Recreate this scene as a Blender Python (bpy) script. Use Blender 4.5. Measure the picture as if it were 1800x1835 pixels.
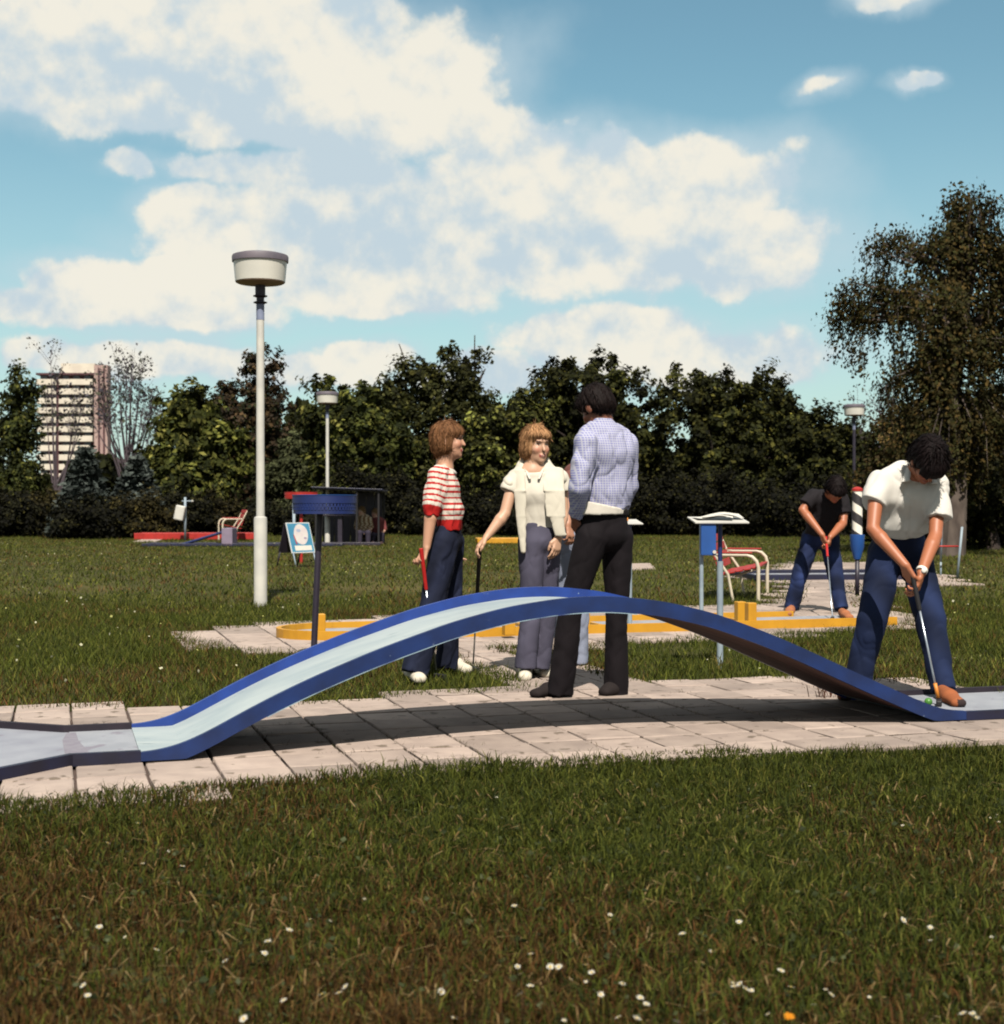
import bpy, bmesh, math, random
import numpy as np
from mathutils import Vector, Matrix
R_ = math.radians
rng = np.random.default_rng(7)
random.seed(7)
for o in list(bpy.data.objects): bpy.data.objects.remove(o)
scene = bpy.context.scene
COL = scene.collection

# ------------------------------------------------------------------ camera
F, HY, CH = 2600.0, 903.0, 1.10          # focal length (photo px), horizon row, eye height
cam_d = bpy.data.cameras.new('camera'); cam = bpy.data.objects.new('camera', cam_d); COL.objects.link(cam)
cam_d.sensor_fit = 'HORIZONTAL'; cam_d.sensor_width = 36.0; cam_d.lens = 36.0*F/1800.0
cam_d.clip_start = 0.1; cam_d.clip_end = 6000
cam.location = (0, 0, CH)
cam.rotation_euler = (R_(90) - math.atan((917.5-HY)/F), 0, 0)
scene.camera = cam
cam_d.dof.use_dof = True; cam_d.dof.focus_distance = 8.6; cam_d.dof.aperture_fstop = 5.6
scene.cycles.filter_width = 1.9

# ------------------------------------------------------------------ sun + sky
SUN_EL, SUN_AZ = 53.0, 175.0             # azimuth clockwise from +Y (north): behind the camera, to the right
sun_dir = Vector((math.sin(R_(SUN_AZ))*math.cos(R_(SUN_EL)), math.cos(R_(SUN_AZ))*math.cos(R_(SUN_EL)), math.sin(R_(SUN_EL))))
sl = bpy.data.lights.new('sun', 'SUN'); sl.energy = 5.0; sl.angle = R_(0.53); sl.color = (1.0, 0.93, 0.82)
so = bpy.data.objects.new('sun', sl); COL.objects.link(so)
so.rotation_euler = sun_dir.to_track_quat('Z', 'Y').to_euler()
so.location = (4, -12, 18)

scene.view_settings.view_transform = 'Standard'
scene.view_settings.look = 'None'
scene.view_settings.exposure = 1.10
scene.view_settings.gamma = 1.0
scene.render.resolution_x, scene.render.resolution_y = 1004, 1024

world = bpy.data.worlds.new('World'); scene.world = world; world.use_nodes = True
def build_sky():
    nt = world.node_tree; N = nt.nodes; L = nt.links
    N.clear()
    def node(t, **kw):
        n = N.new(t)
        for k, v in kw.items(): setattr(n, k, v)
        return n
    def math_(op, a, b=None, c=None, clamp=False):
        n = node('ShaderNodeMath', operation=op); n.use_clamp = clamp
        for i, x in enumerate((a, b, c)):
            if x is None: continue
            if isinstance(x, (int, float)): n.inputs[i].default_value = x
            else: L.new(x, n.inputs[i])
        return n.outputs[0]
    def mix(f, a, b):
        n = node('ShaderNodeMix', data_type='RGBA')
        for s, x in ((n.inputs[0], f), (n.inputs[6], a), (n.inputs[7], b)):
            if isinstance(x, (int, float)): s.default_value = x
            elif isinstance(x, tuple): s.default_value = (*x, 1)
            else: L.new(x, s)
        return n.outputs[2]
    out = node('ShaderNodeOutputWorld'); bg = node('ShaderNodeBackground')
    L.new(bg.outputs[0], out.inputs[0])
    sky = node('ShaderNodeTexSky', sky_type='NISHITA'); sky.sun_disc = False
    sky.sun_elevation = R_(SUN_EL); sky.sun_rotation = R_(SUN_AZ)
    sky.air_density = 1.0; sky.dust_density = 0.6; sky.ozone_density = 1.6
    tc = node('ShaderNodeTexCoord'); sep = node('ShaderNodeSeparateXYZ'); L.new(tc.outputs['Generated'], sep.inputs[0])
    x, y, z = sep.outputs
    az = math_('ARCTAN2', x, y)
    hyp = math_('SQRT', math_('ADD', math_('MULTIPLY', x, x), math_('MULTIPLY', y, y)))
    el = math_('ARCTAN2', z, hyp)
    comb = node('ShaderNodeCombineXYZ'); L.new(az, comb.inputs[0]); L.new(el, comb.inputs[1])
    ae = comb.outputs[0]
    def noise(vec, scale, detail, rough):
        n = node('ShaderNodeTexNoise', noise_dimensions='3D'); L.new(vec, n.inputs['Vector'])
        n.inputs['Scale'].default_value = scale; n.inputs['Detail'].default_value = detail; n.inputs['Roughness'].default_value = rough
        return n
    def smooth(v, lo, hi, a=0.0, b_=1.0):
        r = node('ShaderNodeMapRange', interpolation_type='SMOOTHSTEP'); L.new(v, r.inputs[0])
        for i, q in enumerate((lo, hi, a, b_)): r.inputs[i+1].default_value = q
        return r.outputs[0]
    G = tc.outputs['Generated']
    def vadd(v, c):
        n = node('ShaderNodeVectorMath', operation='ADD'); L.new(v, n.inputs[0]); n.inputs[1].default_value = c; return n.outputs[0]
    n1 = noise(G, 12, 6, .55)
    s1 = node('ShaderNodeVectorMath', operation='SUBTRACT'); L.new(n1.outputs['Color'], s1.inputs[0]); s1.inputs[1].default_value = (.5, .5, .5)
    s2 = node('ShaderNodeVectorMath', operation='SCALE'); L.new(s1.outputs[0], s2.inputs[0]); s2.inputs['Scale'].default_value = .045
    wv = node('ShaderNodeVectorMath', operation='ADD'); L.new(ae, wv.inputs[0]); L.new(s2.outputs[0], wv.inputs[1])
    blobs = [(120,80,230,100),(330,70,270,115),(540,85,270,115),(700,150,165,95),(480,185,300,75),(200,170,220,70),(70,120,140,90),(640,225,230,50),
             (230,305,50,26,.8),(345,372,105,45),(480,425,200,55),(620,390,260,90),(930,300,160,66),(1085,305,100,54),(1000,400,350,115),
             (1275,325,110,70),(1180,440,260,75),(1360,415,70,46),(1330,475,118,46),(790,455,360,72),(560,310,260,45,.85),(380,300,200,40,.6),
             (60,560,95,32),(215,515,145,50),(350,560,130,38),(310,472,66,24),(500,490,150,48,.8),(680,540,260,40,.7),
             (660,635,90,28),(1085,605,165,56),(1210,640,240,50),(1330,655,115,46),(560,670,150,36,.8),(870,670,180,42,.8),(300,650,190,34,.8),(120,640,140,30,.7),
             (1580,0,85,30,.6),(1470,152,70,30,.30),(1637,153,55,20,.48)]
    m = None
    for (cx, cy, rx, ry, *wt) in blobs:
        a = math.atan((cx-900)/F); e = math.atan((HY-cy)/F*math.cos(a))
        sb = node('ShaderNodeVectorMath', operation='SUBTRACT'); L.new(wv.outputs[0], sb.inputs[0]); sb.inputs[1].default_value = (a, e, 0)
        ml = node('ShaderNodeVectorMath', operation='MULTIPLY'); L.new(sb.outputs[0], ml.inputs[0]); ml.inputs[1].default_value = (F/rx, F/ry, 0)
        ln = node('ShaderNodeVectorMath', operation='LENGTH'); L.new(ml.outputs[0], ln.inputs[0])
        v = math_('SUBTRACT', wt[0] if wt else 1.0, ln.outputs['Value'])
        m = v if m is None else math_('SMOOTH_MAX', m, v, .15)
    # the rest of the sky: the same broken cumulus all round
    gen = math_('MULTIPLY', math_('SUBTRACT', noise(G, 3.2, 6, .55).outputs['Fac'], .48), 6.0)
    far_ = math_('SUBTRACT', 1.0, math_('MULTIPLY', math_('SUBTRACT', math_('ABSOLUTE', az), .40), 8.0, None, True))
    up_ = math_('SUBTRACT', 1.0, math_('MULTIPLY', math_('SUBTRACT', el, .38), 8.0, None, True))
    mm = node('ShaderNodeMix', data_type='FLOAT'); L.new(math_('MULTIPLY', far_, up_), mm.inputs[0]); L.new(gen, mm.inputs[2]); L.new(m, mm.inputs[3])
    mf = mm.outputs[0]
    # billows: noise compared with itself a little higher up gives bright tops and grey undersides
    nb0 = noise(G, 22, 9, .56).outputs['Fac']; nb1 = noise(vadd(G, (.0, 0, .011)), 22, 5, .56).outputs['Fac']
    nl0 = noise(vadd(G, (3.1, 0, 0)), 9, 5, .5).outputs['Fac']; nl1 = noise(vadd(G, (3.1, 0, .030)), 9, 3, .5).outputs['Fac']
    dens = math_('ADD', math_('ADD', mf, .20), math_('ADD', math_('MULTIPLY', math_('SUBTRACT', nb0, .5), 1.4), math_('MULTIPLY', math_('SUBTRACT', nl0, .5), .7)))
    body = smooth(dens, -.01, .30)
    relief = math_('ADD', math_('MULTIPLY', math_('SUBTRACT', nb0, nb1), 2.6), math_('MULTIPLY', math_('SUBTRACT', nl0, nl1), 3.4))
    lit = smooth(math_('ADD', relief, math_('MULTIPLY', math_('SUBTRACT', nl0, .5), .8)), -.50, .42)
    cl = mix(lit, tuple(K*v for v in (.405, .485, .535)), tuple(K*v for v in (.665, .632, .548)))
    tint = node('ShaderNodeMix', data_type='RGBA', blend_type='MULTIPLY'); tint.inputs[0].default_value = 1
    L.new(sky.outputs[0], tint.inputs[6]); tint.inputs[7].default_value = (*SKY_TINT, 1)
    veil = smooth(el, .30, -.02, 0.0, .62)
    skyc = mix(veil, tint.outputs[2], tuple(K*v/BG for v in (.38, .46, .50)))
    thin = smooth(math_('ADD', mf, math_('MULTIPLY', math_('SUBTRACT', nl0, .5), 2.4)), -.8, .45)
    skyc = mix(math_('MULTIPLY', thin, .74), skyc, tuple(K*v/BG for v in (.41, .50, .545)))
    clb = node('ShaderNodeVectorMath', operation='SCALE'); L.new(cl, clb.inputs[0]); clb.inputs['Scale'].default_value = 1/BG
    final = mix(math_('MULTIPLY', body, .94), skyc, clb.outputs[0])
    L.new(final, bg.inputs['Color']); bg.inputs['Strength'].default_value = BG
K = 0.638      # cloud brightness for this exposure
BG = 0.050
SKY_TINT = (1.0, 1.26, 1.05)
build_sky()
world.cycles.sampling_method = 'MANUAL'; world.cycles.sample_map_resolution = 512

# ------------------------------------------------------------------ helpers
def P(px, py, z=0.0):
    """point of the world at height z that shows at photo pixel (px, py)"""
    Y = F*(CH-z)/(py-HY); return Vector(((px-900)/F*Y, Y, z))
def J(px, py, Y):
    """point at distance Y that shows at photo pixel (px, py)"""
    return Vector(((px-900)/F*Y, Y, CH-(py-HY)/F*Y))
TH = R_(17.0); CU, SU = math.cos(TH), math.sin(TH)
def UN(u, n, z=0.0):
    """lane coordinates: u along the lanes, n across them"""
    return Vector((CU*u - SU*n, SU*u + CU*n, z))
def lane_uv(x, y): return CU*x+SU*y, -SU*x+CU*y

def tag(o, label=None, cat=None, group=None, kind=None):
    if label: o['label'] = label
    if cat: o['category'] = cat
    if group: o['group'] = group
    if kind: o['kind'] = kind
    return o
def empty(name, loc=(0, 0, 0), label=None, cat=None, group=None, rz=0.0):
    o = bpy.data.objects.new(name, None); COL.objects.link(o); o.location = loc; o.rotation_euler = (0, 0, rz)
    o.empty_display_size = .2
    return tag(o, label, cat, group)
def link(name, me, parent=None):
    o = bpy.data.objects.new(name, me); COL.objects.link(o)
    if parent: o.parent = parent
    return o
def mesh_np(name, V, Fq, mat=None, smooth=False, attrs=None):
    """mesh from numpy verts (n,3) and faces (m,3|4)"""
    V = np.asarray(V, np.float32); Fq = np.asarray(Fq, np.int32); k = Fq.shape[1]
    me = bpy.data.meshes.new(name)
    me.vertices.add(len(V)); me.vertices.foreach_set('co', V.ravel())
    me.loops.add(Fq.size); me.loops.foreach_set('vertex_index', Fq.ravel())
    me.polygons.add(len(Fq)); me.polygons.foreach_set('loop_start', np.arange(0, Fq.size, k, dtype=np.int32))
    me.polygons.foreach_set('loop_total', np.full(len(Fq), k, np.int32))
    me.polygons.foreach_set('use_smooth', np.full(len(Fq), smooth, bool))
    for nm, (typ, data) in (attrs or {}).items():
        if nm == 'Col': data = np.asarray(data)*ALB
        a = me.attributes.new(nm, typ, 'POINT')
        a.data.foreach_set('color' if typ == 'FLOAT_COLOR' else ('vector' if typ == 'FLOAT_VECTOR' else 'value'), np.asarray(data, np.float32).ravel())
    me.update(calc_edges=True); me.validate()
    if mat: me.materials.append(mat)
    return me
class MB:
    """collects boxes, tubes and prisms into one mesh"""
    def __init__(s): s.bm = bmesh.new()
    def box(s, c, size, rot=None, bevel=0.0):
        r = bmesh.ops.create_cube(s.bm, size=1.0)
        M = Matrix.Translation(Vector(c)) @ (rot.to_4x4() if rot else Matrix.Identity(4)) @ Matrix.Diagonal((*size, 1))
        bmesh.ops.transform(s.bm, matrix=M, verts=r['verts'])
        if bevel:
            es = list({e for v in r['verts'] for e in v.link_edges})
            bmesh.ops.bevel(s.bm, geom=es, offset=bevel, segments=2, affect='EDGES', profile=.5)
        return s
    def tube(s, pts, r, seg=10, cap=True):
        """round bar along points; r a number or one per point"""
        pts = [Vector(p) for p in pts]; n = len(pts)
        rr = [r]*n if isinstance(r, (int, float)) else r
        rings = []; ref = Vector((0, 0, 1))
        for i, p in enumerate(pts):
            d = (pts[min(i+1, n-1)]-pts[max(i-1, 0)]).normalized()
            a = d.cross(ref)
            if a.length < .2: a = d.cross(Vector((1, 0, 0)))
            a.normalize(); b = d.cross(a)
            rings.append([s.bm.verts.new(p + (a*math.cos(t)+b*math.sin(t))*rr[i]) for t in [2*math.pi*k/seg for k in range(seg)]])
        for i in range(n-1):
            for k in range(seg):
                f = s.bm.faces.new((rings[i][k], rings[i][(k+1) % seg], rings[i+1][(k+1) % seg], rings[i+1][k])); f.smooth = True
        if cap:
            s.bm.faces.new(rings[0][::-1]); s.bm.faces.new(rings[-1])
        return s
    def lathe(s, prof, c=(0, 0, 0), seg=24):
        c = Vector(c); rings = []
        for (r, z) in prof:
            rings.append([s.bm.verts.new(c+Vector((max(r, 1e-4)*math.cos(2*math.pi*k/seg), max(r, 1e-4)*math.sin(2*math.pi*k/seg), z))) for k in range(seg)])
        for i in range(len(rings)-1):
            for k in range(seg):
                f = s.bm.faces.new((rings[i][k], rings[i][(k+1) % seg], rings[i+1][(k+1) % seg], rings[i+1][k])); f.smooth = True
        return s
    def prism(s, poly, z0, z1):
        """vertical prism on an (x, y) polygon"""
        a = [s.bm.verts.new((p[0], p[1], z0)) for p in poly]; b = [s.bm.verts.new((p[0], p[1], z1)) for p in poly]
        n = len(poly)
        s.bm.faces.new(a[::-1]); s.bm.faces.new(b)
        for i in range(n): s.bm.faces.new((a[i], a[(i+1) % n], b[(i+1) % n], b[i]))
        return s
    def strip(s, A, B, C, D):
        """closed bar of 4 rails of points (section A B C D)"""
        rows = [[s.bm.verts.new(p) for p in row] for row in zip(A, B, C, D)]
        for r0, r1 in zip(rows[:-1], rows[1:]):
            for k in range(4): s.bm.faces.new((r0[k], r0[(k+1) % 4], r1[(k+1) % 4], r1[k]))
        s.bm.faces.new(rows[0][::-1]); s.bm.faces.new(rows[-1])
        return s
    def mesh(s, name, mat=None, bevel=0.0):
        bmesh.ops.recalc_face_normals(s.bm, faces=s.bm.faces)
        for e in s.bm.edges:
            if len(e.link_faces) == 2 and e.calc_face_angle(0) > .6: e.smooth = False
        me = bpy.data.meshes.new(name); s.bm.to_mesh(me); s.bm.free()
        if mat: me.materials.append(mat)
        return me
    def build(s, name, mat, parent=None):
        o = link(name, s.mesh(name, mat), parent)
        return o
def rotz(a): return Matrix.Rotation(a, 3, 'Z')
def rot_to(d, up=(0, 0, 1)):
    return Vector(d).to_track_quat('Y', 'Z').to_matrix()

# ------------------------------------------------------------------ materials
ALB = 0.68     # all paints a little darker: the picture is exposed for the shade
def mat_base(name):
    m = bpy.data.materials.new(name); m.use_nodes = True
    nt = m.node_tree; b = nt.nodes['Principled BSDF']
    return m, nt, b
def mat(name, c1, c2=None, scale=8.0, rough=.6, bump=0.0, bscale=None, detail=5.0, metal=0.0, spec=.3, lo=.35, hi=.65, stretch=(1, 1, 1), speck=None):
    """principled with two colours mixed by object-space noise, and noise relief"""
    m, nt, b = mat_base(name); N = nt.nodes; L = nt.links
    b.inputs['Roughness'].default_value = rough; b.inputs['Metallic'].default_value = metal
    b.inputs['Specular IOR Level'].default_value = spec
    c2 = c2 or tuple(v*.8 for v in c1)
    c1 = tuple(v*ALB for v in c1); c2 = tuple(v*ALB for v in c2)
    if speck: speck = (tuple(v*ALB for v in speck[0]), *speck[1:])
    tc = N.new('ShaderNodeTexCoord'); mp = N.new('ShaderNodeMapping'); mp.inputs['Scale'].default_value = stretch
    L.new(tc.outputs['Object'], mp.inputs[0])
    nz = N.new('ShaderNodeTexNoise'); nz.inputs['Scale'].default_value = scale; nz.inputs['Detail'].default_value = detail
    L.new(mp.outputs[0], nz.inputs['Vector'])
    mr = N.new('ShaderNodeMapRange'); mr.inputs[1].default_value = lo; mr.inputs[2].default_value = hi; L.new(nz.outputs['Fac'], mr.inputs[0])
    mx = N.new('ShaderNodeMix'); mx.data_type = 'RGBA'; L.new(mr.outputs[0], mx.inputs[0])
    mx.inputs[6].default_value = (*c1, 1); mx.inputs[7].default_value = (*c2, 1)
    col = mx.outputs[2]
    if speck:   # (colour, scale, threshold): chips, stains
        n2 = N.new('ShaderNodeTexNoise'); n2.inputs['Scale'].default_value = speck[1]; n2.inputs['Detail'].default_value = 6; L.new(mp.outputs[0], n2.inputs['Vector'])
        m2 = N.new('ShaderNodeMapRange'); m2.inputs[1].default_value = speck[2]; m2.inputs[2].default_value = speck[2]+.04; L.new(n2.outputs['Fac'], m2.inputs[0])
        x2 = N.new('ShaderNodeMix'); x2.data_type = 'RGBA'; L.new(m2.outputs[0], x2.inputs[0]); L.new(col, x2.inputs[6]); x2.inputs[7].default_value = (*speck[0], 1)
        col = x2.outputs[2]
    L.new(col, b.inputs['Base Color'])
    if bump:
        n3 = N.new('ShaderNodeTexNoise'); n3.inputs['Scale'].default_value = bscale or scale*4; n3.inputs['Detail'].default_value = 4; L.new(mp.outputs[0], n3.inputs['Vector'])
        bp = N.new('ShaderNodeBump'); bp.inputs['Strength'].default_value = bump; bp.inputs['Distance'].default_value = .01
        L.new(n3.outputs['Fac'], bp.inputs['Height']); L.new(bp.outputs[0], b.inputs['Normal'])
    return m
def mat_attr(name, rough=.7, spec=.2, trans=0.0, mult=1.0, bump=0.0, bscale=60.0, sss=0.0):
    """principled that takes its colour from the point attribute Col"""
    m, nt, b = mat_base(name); N = nt.nodes; L = nt.links
    a = N.new('ShaderNodeAttribute'); a.attribute_name = 'Col'
    b.inputs['Roughness'].default_value = rough; b.inputs['Specular IOR Level'].default_value = spec
    L.new(a.outputs['Color'], b.inputs['Base Color'])
    if bump:
        tc = N.new('ShaderNodeTexCoord')
        n3 = N.new('ShaderNodeTexNoise'); n3.inputs['Scale'].default_value = bscale; n3.inputs['Detail'].default_value = 3; L.new(tc.outputs['Object'], n3.inputs['Vector'])
        bp = N.new('ShaderNodeBump'); bp.inputs['Strength'].default_value = bump; bp.inputs['Distance'].default_value = .005
        L.new(n3.outputs['Fac'], bp.inputs['Height']); L.new(bp.outputs[0], b.inputs['Normal'])
    if trans:
        t = N.new('ShaderNodeBsdfTranslucent'); L.new(a.outputs['Color'], t.inputs['Color'])
        mx = N.new('ShaderNodeMixShader'); mx.inputs[0].default_value = trans
        L.new(b.outputs[0], mx.inputs[1]); L.new(t.outputs[0], mx.inputs[2])
        L.new(mx.outputs[0], nt.nodes['Material Output'].inputs['Surface'])
    return m
def sRGB(r, g, b):
    f = lambda v: (v/255/12.92) if v/255 <= .04045 else ((v/255+.055)/1.055)**2.4
    return (f(r), f(g), f(b))

M = {}
M['paver'] = mat('paving concrete', (.36, .287, .245), (.285, .225, .195), scale=5, rough=.9, bump=.25, bscale=90, speck=((.20, .17, .14), 14, .66))
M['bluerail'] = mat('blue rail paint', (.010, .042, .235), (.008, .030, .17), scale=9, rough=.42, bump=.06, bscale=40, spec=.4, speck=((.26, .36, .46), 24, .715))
M['darknear'] = mat('darker rail blue', (.008, .025, .110), (.007, .017, .068), scale=7, rough=.45, bump=.06, bscale=40, spec=.35, speck=((.14, .18, .26), 24, .73))  # darker version of the far rail's blue, for the near rail
M['navyrail'] = mat('old darker rail blue', (.009, .011, .040), (.009, .008, .020), scale=7, rough=.5, bump=.08, bscale=40, spec=.35)
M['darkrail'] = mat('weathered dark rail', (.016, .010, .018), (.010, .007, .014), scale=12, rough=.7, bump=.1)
M['deckblue'] = mat('pale blue deck paint', (.345, .388, .392), (.265, .315, .335), scale=5, rough=.5, bump=.06, bscale=30, stretch=(.35, 1.5, 1), speck=((.20, .245, .26), 13, .65))
M['deckgrey'] = mat('grey deck board', (.275, .285, .315), (.225, .235, .265), scale=6, rough=.6, bump=.05, bscale=40, speck=((.18, .165, .20), 9, .62))
M['under'] = mat('brown underside', (.13, .065, .055), (.075, .038, .035), scale=7, rough=.85, bump=.3, bscale=30, stretch=(.4, 2, 1))
M['yellow'] = mat('yellow rail paint', (.50, .245, .012), (.42, .20, .010), scale=6, rough=.5, bump=.05, spec=.35)
M['white'] = mat('white paint', (.52, .50, .45), (.42, .41, .385), scale=5, rough=.5, bump=.03, speck=((.35, .30, .25), 18, .72))
M['lampglass'] = mat('opal lamp glass', (.56, .54, .48), (.50, .485, .44), scale=3, rough=.35, spec=.5)
M['lampcap'] = mat('grey lamp cap', (.12, .10, .12), (.09, .08, .10), scale=8, rough=.6)
M['lampneck'] = mat('blue grey neck', (.20, .23, .33), (.14, .16, .24), scale=9, rough=.55)
M['darkmetal'] = mat('dark metal', (.022, .016, .03), (.014, .010, .02), scale=9, rough=.5, spec=.4)
M['lampunder'] = mat('lamp underside', (.30, .20, .14), (.24, .16, .11), scale=8, rough=.6)
M['postgrey'] = mat('pale blue grey post paint', (.25, .305, .34), (.19, .235, .285), scale=8, rough=.55, bump=.05)
M['boxblue'] = mat('blue box paint', (.012, .070, .27), (.010, .055, .21), scale=6, rough=.45, spec=.4)
M['basketblue'] = mat('blue basket paint', (.007, .020, .11), (.006, .014, .075), scale=8, rough=.5, spec=.4)
M['red'] = mat('red paint', (.36, .020, .015), (.27, .015, .012), scale=9, rough=.5, bump=.05)
M['creamtube'] = mat('cream tube', (.52, .455, .35), (.45, .39, .30), scale=9, rough=.45)
M['paper'] = mat('white paper', (.54, .52, .46), (.49, .47, .43), scale=4, rough=.8)
M['steel'] = mat('club steel', (.55, .60, .66), (.48, .52, .58), scale=20, rough=.28, metal=.8)
M['black'] = mat('black plastic', (.012, .010, .012), (.009, .008, .009), scale=9, rough=.55)
M['redgrip'] = mat('red grip', (.42, .014, .012), (.34, .010, .010), scale=30, rough=.5)
M['orange'] = mat('orange sleeve', (.55, .20, .03), (.48, .16, .02), scale=20, rough=.5)
M['greenball'] = mat('green ball', (.06, .20, .03), (.05, .16, .025), scale=20, rough=.4)
M['bark'] = mat('bark', (.045, .032, .026), (.028, .020, .018), scale=6, rough=.95, bump=.5, stretch=(1, 1, .2))
M['birchbark'] = mat('pale bark', (.11, .085, .07), (.05, .036, .03), scale=5, rough=.9, bump=.4, stretch=(1, 1, .4))
M['twig'] = mat('purple grey twigs', (.075, .058, .068), (.055, .04, .048), scale=3, rough=.9)
M['leaf'] = mat_attr('leaves', rough=.75, spec=.06, trans=.20)
M['needle'] = mat_attr('needles', rough=.7, spec=.15)
M['grass'] = mat_attr('grass blades', rough=.7, spec=.07, trans=.25)
M['skin'] = mat_attr('skin', rough=.5, spec=.35, bump=.08, bscale=150)
M['hair'] = mat_attr('hair', rough=.65, spec=.09, bump=.7, bscale=130)
M['cloth'] = mat_attr('cloth', rough=.85, spec=.12, bump=.25, bscale=260)
# ------------------------------------------------------------------ ground
def mat_ground():
    m, nt, b = mat_base('lawn soil'); N = nt.nodes; L = nt.links
    tc = N.new('ShaderNodeTexCoord')
    def nz(s, d=6):
        n = N.new('ShaderNodeTexNoise'); n.inputs['Scale'].default_value = s; n.inputs['Detail'].default_value = d; L.new(tc.outputs['Object'], n.inputs['Vector']); return n.outputs['Fac']
    def mx(f, a, bb, lo, hi):
        mr = N.new('ShaderNodeMapRange'); mr.inputs[1].default_value = lo; mr.inputs[2].default_value = hi; L.new(f, mr.inputs[0])
        x = N.new('ShaderNodeMix'); x.data_type = 'RGBA'; L.new(mr.outputs[0], x.inputs[0])
        for i, v in ((6, a), (7, bb)):
            if isinstance(v, tuple): x.inputs[i].default_value = (*v, 1)
            else: L.new(v, x.inputs[i])
        return x.outputs[2]
    a = mx(nz(1.3), (.030, .031, .007), (.048, .046, .011), .35, .65)
    a = mx(nz(40, 3), a, (.020, .016, .009), .45, .7)
    a = mx(nz(.35), a, (.06, .048, .016), .5, .75)
    L.new(a, b.inputs['Base Color']); b.inputs['Roughness'].default_value = .95; b.inputs['Specular IOR Level'].default_value = .1
    bp = N.new('ShaderNodeBump'); bp.inputs['Strength'].default_value = .6; bp.inputs['Distance'].default_value = .03
    L.new(nz(30, 4), bp.inputs['Height']); L.new(bp.outputs[0], b.inputs['Normal'])
    return m
M['ground'] = mat_ground()
# one sheet to the horizon: fine cells near the camera, very low bumps
gx = np.concatenate([[-2500, -900, -300, -120, -60], np.linspace(-30, 30, 61), [60, 120, 300, 900, 2500]])
gy = np.concatenate([[-60, -10], np.linspace(1, 60, 119), [80, 120, 200, 400, 900, 2500, 5000]])
GX, GY = np.meshgrid(gx, gy)
nxg, nyg = len(gx), len(gy)
idx = np.arange(nxg*nyg).reshape(nyg, nxg)
quads = np.stack([idx[:-1, :-1], idx[:-1, 1:], idx[1:, 1:], idx[1:, :-1]], -1).reshape(-1, 4)
ground = link('ground', mesh_np('ground', np.stack([GX, GY, np.full_like(GX, -.012)], -1).reshape(-1, 3), quads, M['ground'], True))
tag(ground, 'worn green lawn reaching back to the trees', None, None, 'structure')

# ------------------------------------------------------------------ paving
def px_poly(pts): return np.array([P(x, y)[:2] for x, y in pts])
PAVE = px_poly([(-250, 1478), (10, 1446), (300, 1419), (500, 1400), (700, 1384), (1000, 1370), (1250, 1350), (1500, 1338), (1800, 1322), (2300, 1305),
                (2300, 1300), (1800, 1250), (1710, 1237), (1588, 1224), (1440, 1221), (1245, 1220), (1170, 1228), (1110, 1221), (1000, 1226),
                (930, 1243), (760, 1246), (700, 1256), (615, 1260), (507, 1268), (270, 1271), (-250, 1277)])
PATH = px_poly([(812, 1146), (872, 1146), (858, 1163), (925, 1178), (1000, 1195), (1090, 1214), (1090, 1232), (950, 1240), (925, 1213), (880, 1196), (840, 1190), (812, 1170)])
APRON = px_poly([(325, 1142), (365, 1133), (470, 1124), (640, 1112), (900, 1100), (1290, 1089), (1480, 1081), (1560, 1095), (1642, 1112), (1560, 1127), (1300, 1143),
                 (1000, 1158), (820, 1165), (640, 1172), (480, 1170), (400, 1160)])
WALK = px_poly([(1430, 1094), (1450, 1044), (1400, 1040), (1362, 1039), (1362, 1031), (1440, 1011), (1475, 1008), (1560, 1010), (1690, 1038), (1690, 1047), (1512, 1047), (1527, 1094)])
PATCH = px_poly([(1120, 1011), (1165, 1010), (1175, 1019), (1120, 1022)])
SPOT = px_poly([(238, 971), (290, 958), (315, 958), (280, 971)])
def inside(poly, x, y):
    x = np.asarray(x); y = np.asarray(y); c = np.zeros(x.shape, bool); n = len(poly)
    for i in range(n):
        x0, y0 = poly[i]; x1, y1 = poly[(i+1) % n]
        cond = ((y0 > y) != (y1 > y)) & (x < (x1-x0)*(y-y0)/(y1-y0+1e-12)+x0)
        c ^= cond
    return c
def slab_meshes(name, s, h, mat_, n=5, gap=.013):
    out = []
    for i in range(n):
        mb = MB(); mb.box((0, 0, -h/2), (s-gap, s-gap, h), bevel=.006)
        for v in mb.bm.verts: v.co += Vector((rng.normal(0, .0012), rng.normal(0, .0012), rng.normal(0, .0008)))
        out.append(mb.mesh(name, mat_))
    return out
def mat_slab():
    m = mat('slab concrete', (.36, .287, .245), (.285, .225, .195), scale=7, rough=.9, bump=.25, bscale=110, speck=((.15, .115, .09), 11, .62))
    nt = m.node_tree; N = nt.nodes; L = nt.links; b = N['Principled BSDF']
    src = b.inputs['Base Color'].links[0].from_socket
    oi = N.new('ShaderNodeObjectInfo'); hs = N.new('ShaderNodeHueSaturation')
    mr = N.new('ShaderNodeMapRange'); mr.inputs[3].default_value = .70; mr.inputs[4].default_value = 1.14; L.new(oi.outputs['Random'], mr.inputs[0])
    L.new(mr.outputs[0], hs.inputs['Value']); L.new(src, hs.inputs['Color']); L.new(hs.outputs[0], b.inputs['Base Color'])
    for n in N:   # each slab has its own grain
        if n.type == 'MAPPING':
            cx = N.new('ShaderNodeCombineXYZ'); ml = N.new('ShaderNodeMath'); ml.operation = 'MULTIPLY'; ml.inputs[1].default_value = 37
            L.new(oi.outputs['Random'], ml.inputs[0]); L.new(ml.outputs[0], cx.inputs[0]); L.new(ml.outputs[0], cx.inputs[2]); L.new(cx.outputs[0], n.inputs['Location'])
    return m
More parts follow.
